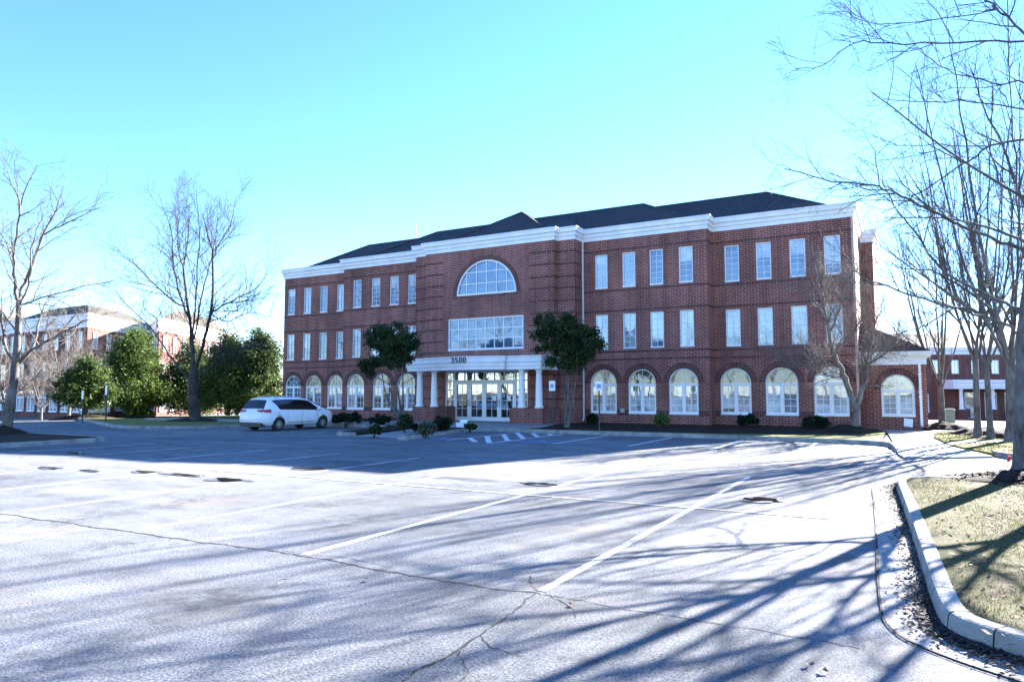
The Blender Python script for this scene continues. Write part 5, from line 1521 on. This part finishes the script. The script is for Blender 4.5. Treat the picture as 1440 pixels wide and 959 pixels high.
car = make_car('parked_car', 'small white car half hidden behind the left evergreens', 'car', SED_TOP, SED_PLAN, [(0, .95), (4.7, .93)], 4.7, .9, (.95, 3.6), .32, [(1.0, 1.45, 3.45, 2.9)], (.9, 1.42), 'car_white')
q = gat(133, 590.5, -.2); car.location = (q.x, q.y, gh(q.x, q.y)); car.rotation_euler = (0, 0, math.radians(62))

# ------------------------------------------------------------------ signs and small street furniture
def access_sign(label, pxl, pyb, ptop, pbot):
    b = gat(pxl, pyb, .12); Y = b.y; zt, zb = at(pxl, ptop, Y).z, at(pxl, pbot, Y).z
    T = thing('parking_sign', label, 'sign', b, 'accessible parking signs')
    mb = MB(); mb.box(b.x - .025, Y - .02, -.1, b.x + .025, Y + .02, zt - .04); obj('post', mb, 'post_steel', T)
    mb = MB(); w = .155; mb.box(b.x - w, Y - .032, zb, b.x + w, Y - .022, zt); p = obj('sign_plate', mb, 'sign_white', T)
    mb = MB(); zc = (zt + zb) / 2 - .01; s_ = .088; mb.box(b.x - s_, Y - .0345, zc - s_, b.x + s_, Y - .0325, zc + s_); obj('symbol_ground', mb, 'sign_blue', p)
    mb = MB(); y = Y - .038; P = lambda u, v: (b.x + u * .2, y, zc + v * .2)
    mb.face([P(-.03 + .07 * math.cos(k * PI / 5), .36 + .07 * math.sin(k * PI / 5)) for k in range(10)])
    for a, c, t in (((-.03, .28), (0, 0), .014), ((0, 0), (.2, 0), .012), ((.19, 0), (.28, -.3), .012), ((-.02, .16), (.15, .16), .01)): mb.bar(P(*a), P(*c), t, .003)
    for k in range(10):
        a0, a1 = PI * .6 + k * .4, PI * .6 + (k + 1) * .4; mb.bar(P(.02 + .24 * math.cos(a0), -.12 + .24 * math.sin(a0)), P(.02 + .24 * math.cos(a1), -.12 + .24 * math.sin(a1)), .010, .003)
    obj('access_symbol', mb, 'sign_white', p)
    return T
access_sign('white access parking sign on a dark post, nearest the canopy', 777, 601, 535.5, 549.5)
access_sign('white access parking sign in front of the first right arched window', 843, 606, 536, 549.5)
for i, (x, yb, yt, ym) in enumerate(((148.5, 592, 542, 555), (115.5, 592, 549, 561))):
    b = gat(x, yb, .1); Y = b.y; T = thing('sign_post', ('narrow white sign on a post before the conical evergreen', 'narrow white sign on a post before the narrow evergreen')[i], 'sign', b, 'sign posts on the lawn')
    mb = MB(); mb.box(b.x - .03, Y - .03, -.2, b.x + .03, Y + .03, at(x, yt, Y).z - .03); obj('post', mb, 'post_steel', T)
    mb = MB(); mb.box(b.x - .09, Y - .05, at(x, ym, Y).z, b.x + .09, Y - .033, at(x, yt, Y).z); obj('sign_plate', mb, 'sign_white', T)
b = gat(1277.5, 603, .05); T = thing('yard_sign', 'small white sign leaning on the wing wall below its arched window', 'sign', (b.x, WY0 - .12, .06))
b = at(1277.5, 597, WY0 - .12); mb = MB(); mb.prism([(b.x - .19, WY0 - .16, .20), (b.x + .17, WY0 - .16, .16), (b.x + .19, WY0 - .05, .52), (b.x - .17, WY0 - .05, .56)], (0, .02, 0)); obj('sign_plate', mb, 'sign_white', T)
mb = MB(); mb.bar((b.x - .1, WY0 - .14, .04), (b.x - .1, WY0 - .12, .3), .012); mb.bar((b.x + .1, WY0 - .14, .04), (b.x + .1, WY0 - .12, .3), .012); obj('stake', mb, 'post_galv', T)
b = gat(649, 600.5, .15); T = thing('delivery_box', 'white carton with an open flap standing before the entrance doors', 'box', (b.x, b.y, .15))
mb = MB(); mb.box(b.x - .2, b.y - .15, .15, b.x + .2, b.y + .15, .36); obj('carton', mb, 'paper', T)
mb = MB(); mb.prism([(b.x - .2, b.y + .15, .362), (b.x + .2, b.y + .15, .362), (b.x + .2, b.y + .22, .47), (b.x - .2, b.y + .22, .47)], (0, .006, .004)); obj('flap', mb, 'paper', T)
b = gat(1336.5, 599, .0); T = thing('utility_pedestal', 'pale green utility pedestal standing beyond the wing corner', 'utility box', b)
mb = MB(); mb.box(b.x - .22, b.y - .2, b.z - .1, b.x + .22, b.y + .2, b.z + .78); obj('cabinet', mb, 'pedestal_green', T)
mb = MB(); mb.slab([(b.x - .25, b.y - .23), (b.x + .25, b.y - .23), (b.x + .25, b.y + .23), (b.x - .25, b.y + .23)], b.z + .78, b.z + .86); mb.slab([(b.x - .17, b.y - .15), (b.x + .17, b.y - .15), (b.x + .17, b.y + .15), (b.x - .17, b.y + .15)], b.z + .862, b.z + .9); obj('lid', mb, 'pedestal_green', T)
b = gat(1413, 666, .14); T = thing('marker_stake', 'thin red marker stake with ribbon left of the right edge trunk', 'stake', b)
mb = MB(); tp_ = at(1419, 628, b.y); mb.tube([(b.x, b.y, .05), tuple(tp_)], .006, 6); obj('stake', mb, 'marker_red', T)
q = at(1418, 645, b.y); mb = MB(); mb.prism([(q.x - .015, q.y, q.z - .06), (q.x + .03, q.y, q.z - .055), (q.x + .04, q.y, q.z + .05), (q.x - .008, q.y, q.z + .06)], (0, .008, 0)); obj('ribbon', mb, 'marker_red', T)

# ------------------------------------------------------------------ far buildings
def far_windows(T, p0, p1, z0, zs_, n, wl_, hl_, arched, pane, skip=()):
    d = Vector((p1[0] - p0[0], p1[1] - p0[1])); L = d.length; d.normalize(); rz = math.atan2(d.y, d.x); nrm = Vector((d.y, -d.x))
    for i in range(n):
        if i in skip: continue
        u_ = L * (i + .5) / n; x, y = p0[0] + d.x * u_ + nrm.x * .16, p0[1] + d.y * u_ + nrm.y * .16
        for k, z in enumerate(zs_):
            if arched and k == 0: arch_window(T, x, y, z0 + z, 1.5, 1.58, pane, pane, pane, rz)
            else: rect_window(T, x, y, z0 + z, wl_, hl_, 2, 6, pane, rz)
def cam2w(x, z): return (x * math.cos(YAW) - z * math.sin(YAW), x * math.sin(YAW) + z * math.cos(YAW))
zb = -.85
C4 = cam2w(-42.8, 70)
T = thing('far_office_building', 'sunlit brick office building with tan roof behind the left evergreens', 'office building', (C4[0], C4[1], zb))
o4 = WL[T.name]; loc = lambda p: (p[0] - o4.x, p[1] - o4.y)
def far_block(FP, faces):
    FP = [cam2w(*p) for p in FP]; mb = MB(); u = 0; n = len(FP)
    for i in range(n): u = wall_panel(mb, FP[i], FP[(i + 1) % n], zb - .6, zb + 9.9, (), u)
    obj('wall', mb, 'brick_far', T)
    mb = MB(); mb.sweep(FP, [(0, zb + 9.2), (.06, zb + 9.2), (.06, zb + 9.6), (.18, zb + 9.7), (.18, zb + 10.3), (.3, zb + 10.35), (.3, zb + 10.6), (-.3, zb + 10.62)], True); obj('cornice', mb, 'white_trim', T)
    cx_, cy_ = sum(p[0] for p in FP) / n, sum(p[1] for p in FP) / n
    I0 = [(p[0] + (cx_ - p[0]) * .02, p[1] + (cy_ - p[1]) * .02, zb + 10.55) for p in FP]; I1 = [(p[0] + (cx_ - p[0]) * .55, p[1] + (cy_ - p[1]) * .55, zb + 12.3) for p in FP]
    mb = MB()
    for i in range(n): j = (i + 1) % n; mb.face([I0[i], I0[j], I1[j], I1[i]])
    mb.face(I1); obj('roof', mb, 'shingle_tan', T)
    for a, n_ in faces: far_windows(T, loc(FP[a]), loc(FP[(a + 1) % n]), 0, (0.6, 4.0, 7.0), n_, .8, 1.8, True, 'pane_far')
far_block([(-56.5, 78), (-42.8, 70), (-43.6, 86), (-58, 94)], [(0, 7), (1, 6)])
far_block([(-80, 84), (-56.9, 79.5), (-58.4, 97), (-80, 100)], [(0, 9)])
far_block([(-43.8, 84), (-37.6, 74), (-38.4, 96), (-44.5, 98)], [(0, 4), (1, 9)])
# building beyond the trees on the right
zb2 = -1.0
o = cam2w(40.4, 74); T = thing('far_office_building', 'low brick office building with columned entrance behind the right hand trees', 'office building', (o[0], o[1], zb2), None, YAW)
T.scale = (.85, .85, .85)
WL[T.name] = Vector((0, 0, 0))
mb = MB(); wall_panel(mb, (-1, 0), (34, 0), -.5, 8.6); wall_panel(mb, (34, 0), (34, 18), -.5, 8.6); wall_panel(mb, (-1, 18), (-1, 0), -.5, 8.6); wall_panel(mb, (34, 18), (-1, 18), -.5, 8.6); obj('wall', mb, 'brick_far', T)
mb = MB(); mb.sweep([(-1, 18), (-1, 0), (34, 0), (34, 18)], [(0, 8.0), (.08, 8.0), (.08, 8.4), (.25, 8.5), (.3, 8.9), (-.2, 8.95)]); obj('cornice', mb, 'white_trim', T)
mb = MB(); hip(mb, -1.2, 34.2, -.2, 18, 8.9, 3.0, 30, 8, 11.3); obj('roof', mb, 'shingle', T)
pl_ = [(5.5, -.02), (5.5, -3.2), (20, -3.2), (20, -.02)]
mb = MB(); mb.sweep(pl_, [(-.1, 3.7), (0, 3.7), (0, 4.0), (.05, 4.02), (.05, 4.4), (.12, 4.45), (.12, 4.8), (-.1, 4.82)]); mb.poly([(p[0], p[1], 4.8) for p in pl_]); mb.poly([(p[0], p[1], 3.72) for p in pl_]); obj('canopy', mb, 'white_trim', T)
for x in (6.6, 10.4, 15.0, 19.0):
    mb = MB(); mb.lathe([(.32, 0), (.32, .1), (.24, .15), (.19, 2.3), (.26, 2.38), (.26, 2.45)], (x, -2.8, 1.25), 14); obj('column', mb, 'column_white', T, True)
    mb = MB(); mb.box(x - .5, -3.2, -.2, x + .5, -2.3, 1.25); obj('pier', mb, 'brick_far', T)
far_windows(T, (-1, 0), (34, 0), 0, (5.6,), 14, .9, 1.7, False, 'pane_far')
for x in (9.5, 12.0, 14.5, 17.0): rect_window(T, x, -.16, 0.1, 1.5, 3.2, 2, 3, 'pane_far')
for x in (1.0, 3.6, 22.5, 26, 29.5): rect_window(T, x, -.16, 0.8, 1.4, 2.3, 2, 4, 'pane_far')

# ------------------------------------------------------------------ grass, leaf litter, dropped leaves
def blades(name, region, n, seed, hmin, hmax, zf, mat, wid=.006):
    g = np.random.default_rng(seed); P = []
    xs = [p[0] for p in region]; ys = [p[1] for p in region]
    def inside(x, y):
        c = False; j = len(region) - 1
        for i in range(len(region)):
            xi, yi = region[i][:2]; xj, yj = region[j][:2]
            if (yi > y) != (yj > y) and x < (xj - xi) * (y - yi) / (yj - yi) + xi: c = not c
            j = i
        return c
    while len(P) < n:
        x, y = g.uniform(min(xs), max(xs)), g.uniform(min(ys), max(ys))
        if inside(x, y) and noise.noise(Vector((x * 1.3, y * 1.3, seed))) + .25 * noise.noise(Vector((x * 6, y * 6, 3))) > g.uniform(-.55, .25): P.append((x, y))
    P = np.array(P); a = g.uniform(0, 2 * PI, n); h = g.uniform(hmin, hmax, n); ln = g.uniform(.2, 1.3, n) * h; b = g.uniform(0, 2 * PI, n)
    v = np.zeros((n, 3, 3)); v[:, :, 2] = zf
    v[:, 0, :2] = P + np.stack([np.cos(a), np.sin(a)], 1) * wid; v[:, 1, :2] = P - np.stack([np.cos(a), np.sin(a)], 1) * wid; v[:, 2, :2] = P + np.stack([np.cos(b), np.sin(b)], 1) * ln[:, None]; v[:, 2, 2] += h
    me = bpy.data.meshes.new(name); me.from_pydata(v.reshape(-1, 3).tolist(), [], np.arange(3 * n).reshape(-1, 3).tolist()); me.materials.append(MATS[mat])
    o = bpy.data.objects.new(name, me); COL.objects.link(o); o['kind'] = 'stuff'; return o
blades('grass', ins[3:] + [(4.5, 4.4), (4.5, 15.8)], 34000, 5, .012, .04, .13, 'grass_blade', .004)
blades('grass', [(1.0, 30.2), (1.22, 27.4), (2.27, 29.0), (6, 31), (6, 38), (3.2, 38.2), (1.2, 33.4)], 9000, 6, .02, .06, .10, 'grass_blade', .010)
blades('grass', [(1.4, 25.9), (1.75, 24.0), (2.3, 22.6), (8, 22.6), (8, 30), (2.4, 27.9)], 9000, 7, .02, .06, .10, 'grass_blade', .010)
def litter(n, seed, pts_fn, name, mat='dead_leaf', size=(.012, .035)):
    r = random.Random(seed); mb = MB()
    for _ in range(n):
        x, y, z = pts_fn(r); L = r.uniform(*size); d = r.uniform(0, 2 * PI); tl = r.uniform(-.5, .5)
        e = Vector((math.cos(d), math.sin(d), tl)) * L; f = Vector((-math.sin(d), math.cos(d), r.uniform(-.6, .6))) * L * .55; p = Vector((x, y, z + L * .35))
        mb.face([p - e, p - f * .9 - e * .1, p + e, p + f * .9 - e * .1])
    return struct(name, mb, mat, False, 'stuff')
def gut(r):
    k = r.randrange(3, len(pan) - 7); t = r.random(); a, b = pan[k], pan[k + 1]; c, d = po[k], po[k + 1]; w = abs(r.gauss(0, .38))
    w = min(w, .98); x0, y0 = a[0] + (b[0] - a[0]) * t, a[1] + (b[1] - a[1]) * t; x1, y1 = c[0] + (d[0] - c[0]) * t, c[1] + (d[1] - c[1]) * t
    return (x0 + (x1 - x0) * w, y0 + (y1 - y0) * w, .012)
litter(1900, 8, gut, 'leaf_litter', 'dead_leaf', (.010, .026))
litter(900, 9, lambda r: (r.uniform(.3, 3.5), r.uniform(4.8, 15.5), .135), 'leaf_litter')
def drift(r):
    k = r.randrange(2, len(pan) - 8); t = r.random(); a, b = pan[k], pan[k + 1]; c, d = po[k], po[k + 1]; w = min(.75, abs(r.gauss(0, .22)))
    x0, y0 = a[0] + (b[0] - a[0]) * t, a[1] + (b[1] - a[1]) * t; x1, y1 = c[0] + (d[0] - c[0]) * t, c[1] + (d[1] - c[1]) * t
    return (x0 + (x1 - x0) * w, y0 + (y1 - y0) * w, .013 + .02 * r.random())
litter(6500, 10, drift, 'leaf_litter', 'dark_leaf', (.008, .022))
for i, (x, y) in enumerate(((409, 813), (1158, 946), (1138, 938), (804, 852), (517, 817), (1040, 655), (986, 697))):
    b = gat(x, y, 0); r = random.Random(i); mb = MB(); n = 9; s_ = .026
    P = [(b.x + s_ * (1.3 if k % 2 == 0 else .6) * math.cos(2 * PI * k / n), b.y + s_ * (1.3 if k % 2 == 0 else .6) * math.sin(2 * PI * k / n), .012 + .022 * r.random()) for k in range(n)]
    for k in range(n): mb.face([(b.x, b.y, .02), P[k], P[(k + 1) % n]])
    tag(obj('fallen_leaf', mb, 'dead_leaf', None, False, (b.x, b.y, .0)), 'dry brown leaf lying alone on the asphalt', 'leaf', 'dry leaves on the asphalt')
